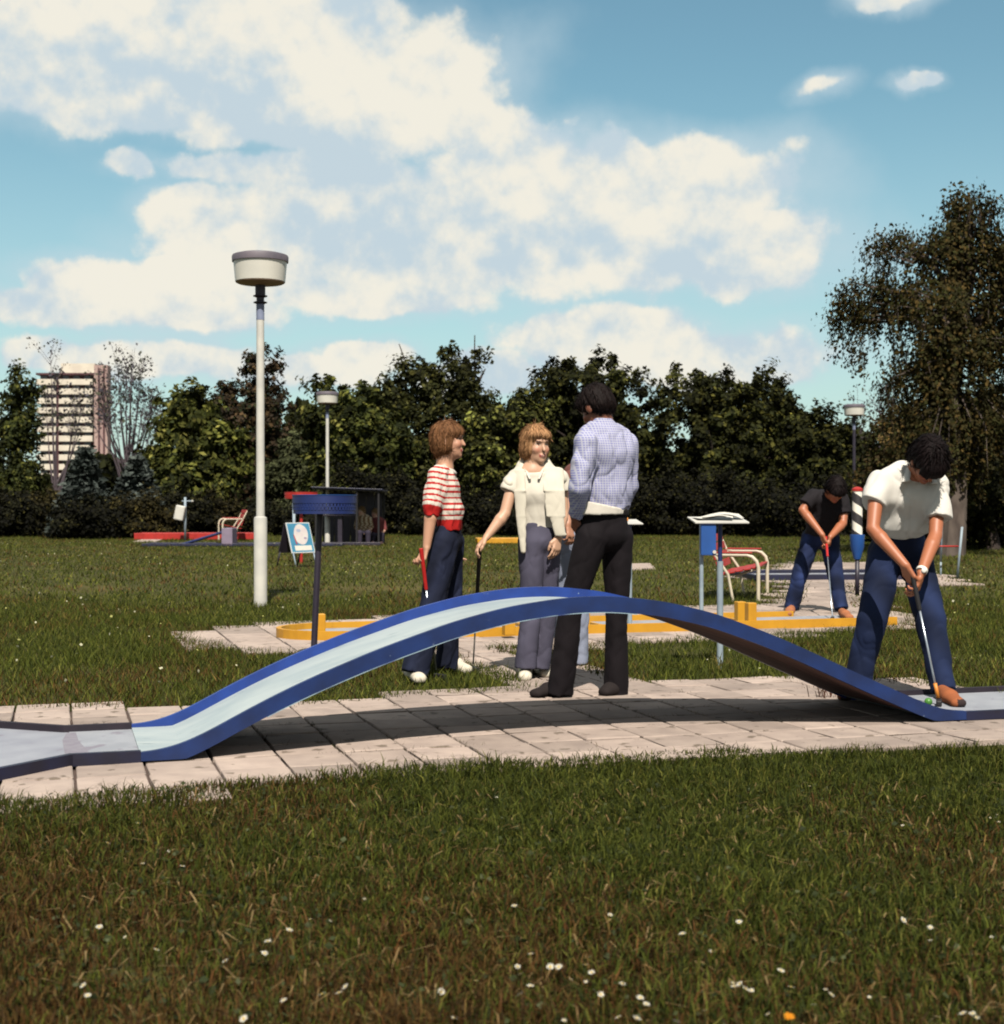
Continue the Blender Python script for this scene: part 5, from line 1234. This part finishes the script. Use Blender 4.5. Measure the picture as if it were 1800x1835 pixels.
# ---------------------------------------------------------------- D: white shirt, putting
def person_putt():
    Y = 8.10; j = lambda x, y, dy=0.0: V3(J(x, y, Y+dy))
    p = Person(V3(P(1615, 1256)), 'person in a white short sleeved shirt and jeans bending over to putt')
    sk = (.31, .105, .048)
    p.head(j(1663, 826, -.16), (.10, -.42, -.90), (.12, -.90, .42), 1.0, sk, neck=j(1640, 852, .02), neck_r=.055)
    p.arm(j(1572, 872, -.02), j(1565, 948, -.14), j(1622, 1012, -.30), (.046, .038, .025)); p.hand(j(1622, 1012, -.30), (.45, -.1, -.95), (.75, .35, -.1), -1, (.55, .75, .85, .9), 1.02)
    p.arm(j(1682, 880, .02), j(1677, 960, -.12), j(1652, 1026, -.29), (.046, .039, .026)); p.hand(j(1652, 1026, -.29), (-.28, -.1, -1), (-.8, .35, -.1), 1, (.55, .75, .85, .9), 1.02)
    lat = (1, .08, 0)
    p.skin.flat(j(1632, 862, .02), j(1614, 940, .20), (.13, .065), (.09, .06), lat, .04)
    p.legs([(j(1588, 992, .27), j(1563, 1110, .12), j(1538, 1236, .16)), (j(1640, 992, .27), j(1668, 1112, .08), j(1692, 1238, -.08))])
    p.foot(j(1693, 1240, -.08), j(1712, 1252, -.16))
    p.finish(smile=False, lips=(.22, .05, .04))
    L = Layer(.0065); L.fold = folds(31, .010, 16, .40, cre=3.0)
    L.flat(j(1632, 858, .03), j(1630, 890, .04), (.176, .090), (.176, .098), lat, .05, cut=[(j(1640, 842, -.02), (.1, -.5, .86))])
    L.flat(j(1630, 890, .04), j(1618, 935, .12), (.170, .098), (.160, .096), lat, .05); L.flat(j(1618, 935, .12), j(1612, 962, .18), (.162, .105), (.150, .100), lat, .04, cut=[(j(1618, 944, .1), (-.14, .25, -1))])
    for a, b, r0, r1 in ((j(1578, 862, .0), j(1563, 902, -.05), .066, .074), (j(1682, 868, .0), j(1682, 928, -.06), .062, .070)):
        d = unit(b-a); L.cone(a, b+d*.03, r0, r1, .04, cut=[(b, d+np.array((0, -.1, 0)))])
    p.add('shirt', L, noise_col((.545, .52, .48), .05, 18, 4))
    C = Layer(.006)
    C.flat(j(1629, 838, -.03), j(1624, 862, -.10), (.018, .006), (.034, .006), (.8, -.4, .2), .01); p.add('collar', C, (.545, .52, .48)); C = Layer(.006); C.flat(j(1668, 848, -.04), j(1676, 866, -.09), (.018, .006), (.032, .006), (.8, .3, .1), .01)
    p.add('collar', C, (.545, .52, .48))
    T_ = Layer(.007); T_.fold = folds(33, .008, 16, .6, cre=2.2)
    trousers(T_, j(1612, 945, .20), j(1612, 985, .28), [(j(1588, 992, .27), j(1563, 1110, .12), j(1538, 1236, .16), (.104, .082, .072)), (j(1640, 992, .27), j(1668, 1112, .08), j(1692, 1238, -.08), (.104, .080, .066))], (.142, .105), (.155, .125), lat)
    p.add('jeans', T_, noise_col((.008, .014, .042), .9, 20, 10))
    for hl, to, zf in (((1690, 1252), (1722, 1268), .03), ((1536, 1244), (1512, 1256), .014)):
        S = Layer(.006); q0 = P(*hl, zf); q1 = P(*to, zf); shoe(S, q0, q1, .045, .058)
        def sc(V, _, q1=q1): 
            c = np.tile((.27, .085, .034), (len(V), 1)); c[(V[:, 0] > q1[0]-.012) & (V[:, 2] < .07)] = (.03, .02, .02); return c
        p.add('shoe', S, sc)
    Wt = Layer(.004); w0 = j(1653, 1022, -.29); dd = unit(j(1652, 1026, -.29)-j(1677, 960, -.12)); Wt.cone(w0-dd*.010, w0+dd*.010, .031, .031, .004, cut=[(w0-dd*.01, -dd), (w0+dd*.01, dd)]); Wt.ell(w0+np.array((.002, -.031, 0)), ((1, 0, 0), (0, 1, 0), (0, 0, 1)), (.015, .006, .015), .004)
    p.add('wristwatch', Wt, (.62, .60, .55), 'skin')
    p.hair([(0, -.02, .045, .096, .112, .100), (0, -.055, -.02, .092, .080, .082), (0, .060, .058, .086, .062, .050), (0, .085, .02, .07, .035, .04)], [(0, .150, -.07, .11, .085, .085), (0, .10, -.15, .14, .12, .08)], (.004, .002, .0025), (.008, .004, .004), 14, .004)
    end = P(1684, 1258, .045)
    club(j(1638, 1040, -.32), end, .16, M['black'], 'steel putter held by the player in the white shirt', (-.3, -1, 0), sleeve='orange', top=.05)
    b = MB(); r = .021; b.lathe([(r*math.sin(a), -r*math.cos(a)) for a in np.linspace(0, math.pi, 13)], seg=20); ball = b.build('golf_ball', M['greenball']); q = P(1665, 1258, .052); ball.location = q
    tag(ball, 'small green minigolf ball lying on the bridge end in front of the putter', 'ball')
person_putt()

# ---------------------------------------------------------------- E: black shirt, putting further back
def person_black():
    Y = 14.6; j = lambda x, y, dy=0.0: V3(J(x, y, Y+dy))
    p = Person(V3(P(1465, 1100)), 'person in a black t-shirt and jeans bending to putt on the yellow lane', .009)
    p.head(j(1498, 878, -.20), (.15, -.55, -.82), (.15, -.82, .55), .98, (.31, .105, .048), neck=j(1484, 892, .02), neck_r=.055)
    p.arm(j(1453, 892, -.02), j(1439, 914, -.06), j(1474, 958, -.26), (.050, .044, .028)); p.hand(j(1474, 958, -.26), (.35, -.1, -1), (.8, .3, -.1), -1, (.6, .8, .9, .9))
    p.arm(j(1514, 900, .02), j(1511, 938, -.08), j(1489, 962, -.26), (.050, .044, .028)); p.hand(j(1489, 962, -.26), (-.3, -.1, -1), (-.8, .3, -.1), 1, (.6, .8, .9, .9))
    lat = (1, .1, 0)
    p.skin.flat(j(1484, 900, .02), j(1474, 940, .2), (.13, .065), (.09, .06), lat, .04)
    p.legs([(j(1454, 966, .32), j(1436, 1022, .22), j(1419, 1090, .25)), (j(1486, 966, .32), j(1497, 1024, .16), j(1509, 1091, .02))]); p.finish(smile=False)
    L = Layer(.009); L.flat(j(1484, 896, .02), j(1478, 925, .10), (.185, .105), (.17, .115), lat, .05); L.flat(j(1478, 925, .10), j(1470, 955, .24), (.165, .11), (.155, .11), lat, .05, cut=[(j(1472, 958, .2), (0, .2, -1))])
    for a, b in ((j(1458, 889, 0), j(1443, 905, -.05)), (j(1511, 895, .0), j(1514, 922, -.05))): L.cone(a, b, .072, .072, .04, cut=[(b, unit(b-a))])
    L.fold = folds(41, .009, 15, .6); p.add('t_shirt', L, (.012, .010, .012))
    T_ = Layer(.009); T_.fold = folds(43, .009, 16, .8)
    trousers(T_, j(1470, 948, .26), j(1469, 962, .32), [(j(1454, 966, .32), j(1436, 1022, .22), j(1419, 1090, .25), (.104, .082, .074)), (j(1486, 966, .32), j(1497, 1024, .16), j(1509, 1091, .02), (.104, .080, .070))], (.140, .105), (.155, .125), lat)
    p.add('jeans', T_, noise_col((.009, .015, .046), .9, 20, 11))
    for hl, to in (((1419, 1098), (1412, 1104)), ((1510, 1104), (1524, 1110))):
        S = Layer(.008); shoe(S, P(*hl, .04), P(*to, .04), .045, .058); p.add('shoe', S, (.30, .11, .05))
    p.hair([(0, -.02, .045, .096, .110, .098), (0, -.055, -.02, .092, .080, .080), (0, .060, .058, .086, .060, .05)], [(0, .150, -.07, .11, .085, .085), (0, .10, -.15, .14, .12, .08)], (.004, .002, .0025), (.008, .004, .004), 15, .004, .008)
    club(j(1482, 975, -.28), P(1493, 1108, .05), .22, M['redgrip'], 'red gripped club held by the player in black', (-.3, -1, 0), top=.12)
person_black()

# ---------------------------------------------------------------- F: half hidden between the cardigan and the checked shirt
def person_hidden():
    Y = 9.75; j = lambda x, y, dy=0.0: V3(J(x, y, Y+dy))
    p = Person(V3(P(1022, 1195)), 'person in light jeans mostly hidden behind the checked shirt', .009)
    p.head(j(1058, 802, 0), (.2, .95, -.05), (0, 0, 1), .92, (.38, .18, .11), neck=j(1052, 842))
    p.arm(j(1022, 858, -.1), j(1016, 905, -.18), j(1018, 938, -.26), (.045, .04, .025)); p.hand(j(1018, 938, -.26), (.2, -.2, -1), (-.6, .5, 0), 1)
    p.skin.flat(j(1040, 850), j(1036, 925), (.11, .06), (.08, .05), (.5, -.8, 0), .03)
    p.legs([(j(1026, 965, -.04), j(1018, 1080, -.02), j(1012, 1188, 0)), (j(1040, 965, .08), j(1036, 1080, .1), j(1034, 1188, .1))]); p.finish()
    L = Layer(.009); L.flat(j(1040, 850), j(1038, 880), (.16, .09), (.15, .105), (.5, -.8, 0), .04); L.flat(j(1038, 880), j(1034, 945), (.145, .1), (.14, .095), (.5, -.8, 0), .04); L.cone(j(1024, 858, -.1), j(1018, 885, -.15), .06, .055, .03); p.add('pullover', L, (.14, .055, .045))
    T_ = Layer(.009); T_.fold = folds(53, .007, 16, .8); trousers(T_, j(1033, 938), j(1030, 962), [(j(1026, 965, -.04), j(1018, 1080, -.02), j(1012, 1188, 0), (.095, .072, .08)), (j(1040, 965, .08), j(1036, 1080, .1), j(1034, 1188, .1), (.095, .07, .08))], (.13, .1), (.145, .12), (.5, -.8, 0)); p.add('jeans', T_, (.20, .22, .29))
    for hl, to in (((1012, 1192), (1000, 1198)), ((1034, 1188), (1026, 1193))):
        S = Layer(.008); shoe(S, P(*hl)+Vector((0, 0, .008)), P(*to)+Vector((0, 0, .008))); p.add('shoe', S, (.3, .2, .14))
    p.hair([(0, -.02, .045, .092, .108, .095), (0, -.055, -.03, .09, .08, .09)], [(0, .135, -.06, .11, .085, .095)], (.10, .035, .018), (.16, .06, .03), 17, .004, .008)
person_hidden()
# ---------------------------------------------------------------- G, H: figures sitting by the shelter
def person_seated(px, Y, ph, label, topcol, skin, seed, pattern=None):
    s = Y/F; j = lambda x, y, dy=0.0: V3(J(x, y, Y+dy)); b = P(px, HY+F*CH/Y)
    p = Person(V3(b), label, .016)
    p.head(j(px-4, ph+8), (-.5, -.85, 0), (0, 0, 1), 1.0, skin, neck=j(px, ph+16))
    p.skin.flat(j(px, ph+20), j(px+2, ph+50), (.16, .10), (.15, .11), (1, 0, 0), .04)
    p.arm(j(px-11, ph+22), j(px-14, ph+38, -.05), j(px-8, ph+46, -.28)); p.hand(j(px-8, ph+46, -.28), (.3, -1, -.2), (0, 0, -1), 1)
    p.arm(j(px+11, ph+22), j(px+14, ph+38, -.05), j(px+6, ph+46, -.28)); p.hand(j(px+6, ph+46, -.28), (-.3, -1, -.2), (0, 0, -1), -1)
    knL, knR = j(px-7, ph+47, -.42), j(px+8, ph+47, -.42); zf = .06
    aL, aR = np.array((knL[0], knL[1]-.02, zf)), np.array((knR[0], knR[1]-.02, zf))
    p.skin.chain([j(px-4, ph+50), knL, aL], [.07, .05, .04]); p.skin.chain([j(px+5, ph+50), knR, aR], [.07, .05, .04]); p.finish()
    L = Layer(.016); L.flat(j(px, ph+21), j(px+1, ph+50), (.19, .12), (.18, .14), (1, 0, 0), .04)
    for q in (-1, 1): L.cone(j(px+q*11, ph+22), j(px+q*14, ph+36, -.04), .065, .06, .03)
    p.add('blouse', L, topcol)
    T_ = Layer(.016)
    for k_, a_ in ((knL, aL), (knR, aR)): T_.cone(j(px, ph+50), k_, .10, .075, .03); T_.cone(k_, a_, .075, .06, .02)
    p.add('trousers', T_, (.03, .025, .04))
    for a_ in (aL, aR):
        S = Layer(.014); shoe(S, a_-np.array((0, -.03, zf-.005)), a_-np.array((0, .18, zf-.005)), .05, .07); p.add('shoe', S, (.05, .03, .03))
    p.hair([(0, -.02, .045, .095, .11, .1), (0, -.05, -.03, .09, .08, .09)], [(0, .14, -.06, .11, .09, .1)], (.10, .06, .03), (.2, .12, .05), seed, .004, .014)
    # stool
    st = empty('stool', (b.x, b.y+.02, 0), 'plain dark stool under the %s' % ('left sitter by the shelter' if seed == 61 else 'right sitter by the shelter'), 'stool', 'stools at the shelter')
    zs = float(j(px, ph+50)[2])-.13
    mb = MB(); mb.box((0, 0, zs), (.36, .34, .04), bevel=.01); mb.build('seat', M['darkmetal'], st)
    for xx in (-.15, .15):
        for yy in (-.14, .14): mb = MB(); mb.tube([(xx, yy, -.03), (xx*.9, yy*.9, zs-.02)], .016, 8); mb.build('leg', M['darkmetal'], st)
def pat(V, L):
    t = np.sin(V[:, 0]*55+np.sin(V[:, 2]*40)*2)*np.sin(V[:, 2]*48+1); c = np.where((t > .15)[:, None], np.array((.5, .42, .30)), np.array((.16, .09, .045))); return c
person_seated(652, 39.2, 908, 'person in a light patterned blouse sitting by the shelter', pat, (.42, .26, .17), 61)
person_seated(676, 39.6, 912, 'person in a dull red top sitting at the right end of the shelter', noise_col((.13, .035, .035), .3, 20, 5), (.36, .2, .14), 63)
# ------------------------------------------------------------------ grass, daisies, weeds
def vnoise(x, y, f, seed):
    g = np.random.default_rng(seed); K = g.normal(size=(7, 2))*f; ph = g.random(7)*6.28; A = g.random(7)+.4
    return sum(a*np.sin(k[0]*x+k[1]*y+p+1.3*np.sin(k[1]*x*.6-k[0]*y*.5)) for a, k, p in zip(A, K, ph))/A.sum()
HARD = [PAVE, PATH, APRON, WALK, PATCH, SPOT]
def open_lawn(x, y, jit=.03):
    """lawn points, the edges ragged"""
    jx = x+rng.normal(0, jit, len(x)); jy = y+rng.normal(0, jit, len(y)); ok = np.ones(len(x), bool)
    for p in HARD: ok &= ~inside(p, jx, jy)
    return ok
def blades(x, y, h, w, lean, cols, seg=2):
    n = len(x); a = rng.random(n)*6.283; dx, dy = np.cos(a), np.sin(a); b = rng.random(n)*6.283
    lx, ly = np.cos(b)*lean*h, np.sin(b)*lean*h
    if seg == 2:
        P0 = np.stack([x-dx*w/2, y-dy*w/2, x*0-.006], 1); P1 = np.stack([x+dx*w/2, y+dy*w/2, x*0-.006], 1)
        P2 = np.stack([x+dx*w*.4+lx*.35, y+dy*w*.4+ly*.35, h*.6], 1); P3 = np.stack([x-dx*w*.4+lx*.35, y-dy*w*.4+ly*.35, h*.6], 1)
        P4 = np.stack([x+lx, y+ly, h*np.sqrt(np.clip(1-.5*lean**2, .15, 1))], 1)
        V = np.stack([P0, P1, P2, P3, P4], 1).reshape(-1, 3); i = np.arange(n)[:, None]*5
        T3 = np.concatenate([i+[0, 1, 2], i+[0, 2, 3], i+[3, 2, 4]]); col = np.repeat(cols, 5, 0)
    else:
        V = np.stack([np.stack([x-dx*w/2, y-dy*w/2, x*0-.006], 1), np.stack([x+dx*w/2, y+dy*w/2, x*0-.006], 1), np.stack([x+lx, y+ly, h], 1)], 1).reshape(-1, 3)
        T3 = np.arange(3*n).reshape(n, 3); col = np.repeat(cols, 3, 0)
    return V, T3, np.c_[col, np.ones(len(col))]
GREEN = np.array([(.045, .056, .009), (.075, .085, .013), (.022, .029, .007), (.125, .120, .024)]); BROWN = np.array([(.078, .043, .013), (.042, .023, .009), (.130, .080, .026), (.095, .042, .013)])
def grass_cols(x, y, dry):  # dry is the share of brown blades
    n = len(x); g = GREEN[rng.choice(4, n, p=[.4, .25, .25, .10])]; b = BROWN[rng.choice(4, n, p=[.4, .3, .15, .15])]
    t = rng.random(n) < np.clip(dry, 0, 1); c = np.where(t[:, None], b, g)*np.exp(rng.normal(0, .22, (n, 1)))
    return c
def scatter(y0, y1, n, half):
    """points with constant density in the wedge of view between two distances"""
    y = np.sqrt(rng.uniform(y0**2, y1**2, n)); return rng.uniform(-half, half, n)*y, y
parts_ = []
def sow(name, label, y0, y1, n, half, hh, ww, seg, brown0, jit, lum=1.0):
    x, y = scatter(y0, y1, n, half)
    dens = vnoise(x, y, 2.4, 1); bare = vnoise(x, y, 1.9, 5)
    k = open_lawn(x, y, jit) & (rng.random(n) < np.clip(.92+.5*dens-.9*np.clip(bare-.28, 0, 1)*(y < 6), .12, 1))
    if y0 > 6.5 and y1 < 30: k &= rng.random(n) < np.clip((18-y)/5.5, 0, 1)
    if y0 > 10: k &= rng.random(n) < np.clip((y-12)/5.5, 0, 1)
    x, y, dens, bare = x[k], y[k], dens[k], bare[k]
    h = hh*(.45+.9*rng.random(len(x))**1.6)*(1+.75*vnoise(x, y, 6, 3)-.5*np.clip(bare-.1, 0, 1)*(y < 6)); w = ww*(.6+.8*rng.random(len(x)))
    c = grass_cols(x, y, brown0-.07*x*(y < 6.5)+.24*np.clip(4.3-y, -1.2, 2)*(y < 6.5)+.62*vnoise(x, y, 1.7, 8)+.5*np.clip(bare, 0, 1)*(y < 6))*lum  # browner toward the camera: dry patches plus lens fall-off darkening put into colour
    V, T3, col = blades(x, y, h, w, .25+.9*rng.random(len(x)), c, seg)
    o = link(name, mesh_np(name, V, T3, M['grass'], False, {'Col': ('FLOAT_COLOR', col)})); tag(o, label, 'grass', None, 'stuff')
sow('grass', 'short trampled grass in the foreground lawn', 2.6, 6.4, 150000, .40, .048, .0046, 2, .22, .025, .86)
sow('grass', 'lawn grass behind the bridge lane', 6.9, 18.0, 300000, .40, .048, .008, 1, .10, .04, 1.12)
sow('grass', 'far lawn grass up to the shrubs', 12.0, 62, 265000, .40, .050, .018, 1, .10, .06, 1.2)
# broad-leaved weeds and straw in the near lawn
x, y = scatter(2.8, 5.6, 1500, .38); k = open_lawn(x, y, .01); x, y = x[k], y[k]
V, Q, col = leaf_mesh(np.c_[x, y, rng.uniform(.008, .035, len(x))], .015, pick([(.045, .055, .022), (.03, .038, .016), (.075, .085, .042)], [3, 3, 1], len(x)), .75, 1.3)
o = link('clover', mesh_np('clover', V, Q, M['grass'], False, {'Col': ('FLOAT_COLOR', col)})); tag(o, 'scattered low weed leaves in the foreground lawn', 'weeds', None, 'stuff')
x, y = scatter(2.8, 5.6, 1500, .38); k = open_lawn(x, y, .01); x, y = x[k], y[k]
V, T3, col = blades(x, y, .02+.05*rng.random(len(x)), np.full(len(x), .006), 1.2+rng.random(len(x)), pick([(.20, .14, .065), (.15, .095, .04)], [1, 1], len(x)), 2)
o = link('straw', mesh_np('straw', V, T3, M['grass'], False, {'Col': ('FLOAT_COLOR', col)})); tag(o, 'dry straw stalks lying in the foreground lawn', 'straw', None, 'stuff')
# pale specks of clover flower in the lawn behind
x, y = scatter(8.2, 40, 1500, .37); k = open_lawn(x, y, .05) & (vnoise(x, y, .5, 12) > -.1); x, y = x[k], y[k]
V, Q, col = leaf_mesh(np.c_[x, y, rng.uniform(.045, .065, len(x))], .022, pick([(.45, .43, .30), (.35, .34, .12)], [2, 2], len(x)), .7, 1.0)
o = link('clover_flowers', mesh_np('clover_flowers', V, Q, M['grass'], False, {'Col': ('FLOAT_COLOR', col)})); tag(o, 'tiny pale flowers sprinkled over the lawn behind', 'flowers', None, 'stuff')
# blades and moss growing out of the paving joints
n = 9000; u = rng.uniform(-.6, 5.2, n); nn = rng.uniform(5.4, 8.3, n); side = rng.random(n) < .5
u = np.where(side, .060+np.round((u-.06)/.283)*.283+rng.normal(0, .004, n), u); nn = np.where(side, nn, 6.0+np.round((nn-6.0)/.283)*.283+rng.normal(0, .004, n))
x = CU*u-SU*nn; y = SU*u+CU*nn; k = inside(PAVE, x, y) & (vnoise(x, y, 3.5, 21) > .12) & ~((nn > 6.2) & (nn < 7.2) & ((u < .5) | (u > 3.9))); x, y = x[k], y[k]
V, T3, col = blades(x, y, .012+.022*rng.random(len(x))**2, np.full(len(x), .005), .5+rng.random(len(x)), pick([(.05, .05, .012), (.09, .06, .02), (.03, .03, .01)], [2, 1, 2], len(x)), 1)
o = link('joint_weeds', mesh_np('joint_weeds', V, T3, M['grass'], False, {'Col': ('FLOAT_COLOR', col)})); tag(o, 'thin weeds and moss in the paving joints', 'weeds', None, 'stuff')
# daisies: each one a plant of its own
def daisy_mesh(seed, petal, centre):
    g = np.random.default_rng(seed); V = []; Tq = []; C = []
    n = 15
    for k_ in range(n):
        a = 2*math.pi*k_/n+g.normal(0, .06); l = 1+g.normal(0, .08); w = .22; up = g.normal(.06, .05); i = len(V)
        for r, s_, z in ((.28, -.6, 0), (.28, .6, 0), (.75, 1, up), (.75, -1, up)): V.append((r*l*math.cos(a)-s_*w*.5*math.sin(a), r*l*math.sin(a)+s_*w*.5*math.cos(a), z)); C.append(petal)
        V.append((l*math.cos(a), l*math.sin(a), up*1.2)); C.append(petal); Tq += [(i, i+1, i+2), (i, i+2, i+3), (i+3, i+2, i+4)]
    i = len(V); V.append((0, 0, .22)); C.append(centre)
    for k_ in range(12): V.append((.34*math.cos(6.283*k_/12), .34*math.sin(6.283*k_/12), .05)); C.append(centre)
    Tq += [(i, i+1+k_, i+1+(k_+1) % 12) for k_ in range(12)]
    i = len(V)
    for z in (0.0, -1.0):
        for a in (0, 2.09, 4.19): V.append((.07*math.cos(a), .07*math.sin(a), z*4)); C.append((.06, .08, .02))
    Tq += [(i+a, i+(a+1) % 3, i+3+a) for a in range(3)]+[(i+(a+1) % 3, i+3+(a+1) % 3, i+3+a) for a in range(3)]
    return mesh_np('daisy', V, Tq, M['grass'], False, {'Col': ('FLOAT_COLOR', np.c_[np.array(C), np.ones(len(C))])})
DM = [daisy_mesh(i, (.60, .57, .49), (.50, .34, .06)) for i in range(4)]
c1 = [(577,335),(740,228),(765,445),(978,460),(530,787),(468,803,1),(668,842,1),(838,910),(1208,972),(1421,930),(1438,865),(1555,803),(443,1103),(467,1157),(1523,1183),(1730,1150),(1307,1283),(540,268,1),(905,380,1),(1668,745,1),(1775,755,1),(350,826,1)]
c2 = [(870,88,1),(967,673),(640,713),(1483,723),(1055,933),(985,1002),(1000,1042),(1160,1003),(1205,1003),(1348,993),(1382,1033),(1272,1070,1),(1352,1083,1),(1547,1093),(758,1078),(1053,1105),(572,1138),(997,1150),(1113,1160,1),(55,1110),(22,1143),(1408,1138),(1433,1152),(1646,1170),(1678,1203),(642,1278),(1526,1275),(1627,1280),(1235,1292,1),(160,637,1),(1372,948,1)]
c3 = [(755,328),(1257,540,1),(1768,482,1),(1775,520,1),(1730,500,1),(1548,926),(1264,1050),(1407,1090),(1408,1160,1),(377,1060),(72,1124),(229,1219),(603,1323),(345,1390,1),(350,1408),(380,1395),(414,1421),(445,1430,1),(165,1437),(657,1412),(843,1425,1),(875,1453),(1080,1466,1),(780,1508),(193,1538),(40,1598),(1445,1572),(1415,1590),(1583,1553),(1636,1555),(1655,1575),(1738,1142,1),(532,1558,1)]
pts = [(p[0]/3, 1400+p[1]/3, len(p) > 2) for p in c1]+[(600+p[0]/3, 1400+p[1]/3, len(p) > 2) for p in c2]+[(1200+p[0]/3, 1300+p[1]/3, len(p) > 2) for p in c3]
for i, (px, py, small) in enumerate(pts):
    o = link('daisy', DM[i % 4]); r = random.uniform(.0075, .0105)*(.62 if small else 1); z = random.uniform(.034, .050)
    o.location = P(px, py, z); o.scale = (r, r, r*1.0); o.rotation_euler = (random.gauss(.25, .25), random.gauss(0, .25), random.random()*6.28)
    tag(o, 'small white daisy in the foreground grass', 'daisy', 'daisies in the foreground lawn')
o = link('dandelion', daisy_mesh(9, (.62, .23, .015), (.58, .20, .012))); o.location = P(1416, 1824, .045); o.scale = (.013, .013, .013); o.rotation_euler = (.3, 0, 0)
tag(o, 'single orange yellow flower near the bottom edge of the lawn', 'flower')
# tufts: weed under the right foot of the bridge and one at the slabs
def tuft(px, py, n, hgt, spread, label, cols):
    b = P(px, py); x = b.x+rng.normal(0, spread, n); y = b.y+rng.normal(0, spread, n)
    V, T3, col = blades(x-b.x, y-b.y, hgt*(.5+rng.random(n)), np.full(n, .006), .3+.6*rng.random(n), pick(cols, [1]*len(cols), n), 2)
    o = link('weed_tuft', mesh_np('weed_tuft', V, T3, M['grass'], False, {'Col': ('FLOAT_COLOR', col)})); o.location = b; tag(o, label, 'weed')
tuft(1481, 1253, 26, .09, .035, 'sparse reddish weed on the slabs under the right end of the bridge', [(.12, .05, .04), (.09, .05, .03)])
tuft(1292, 1203, 60, .10, .04, 'yellowish grass tuft at the foot of the paper board post', [(.16, .13, .04), (.08, .09, .02)])
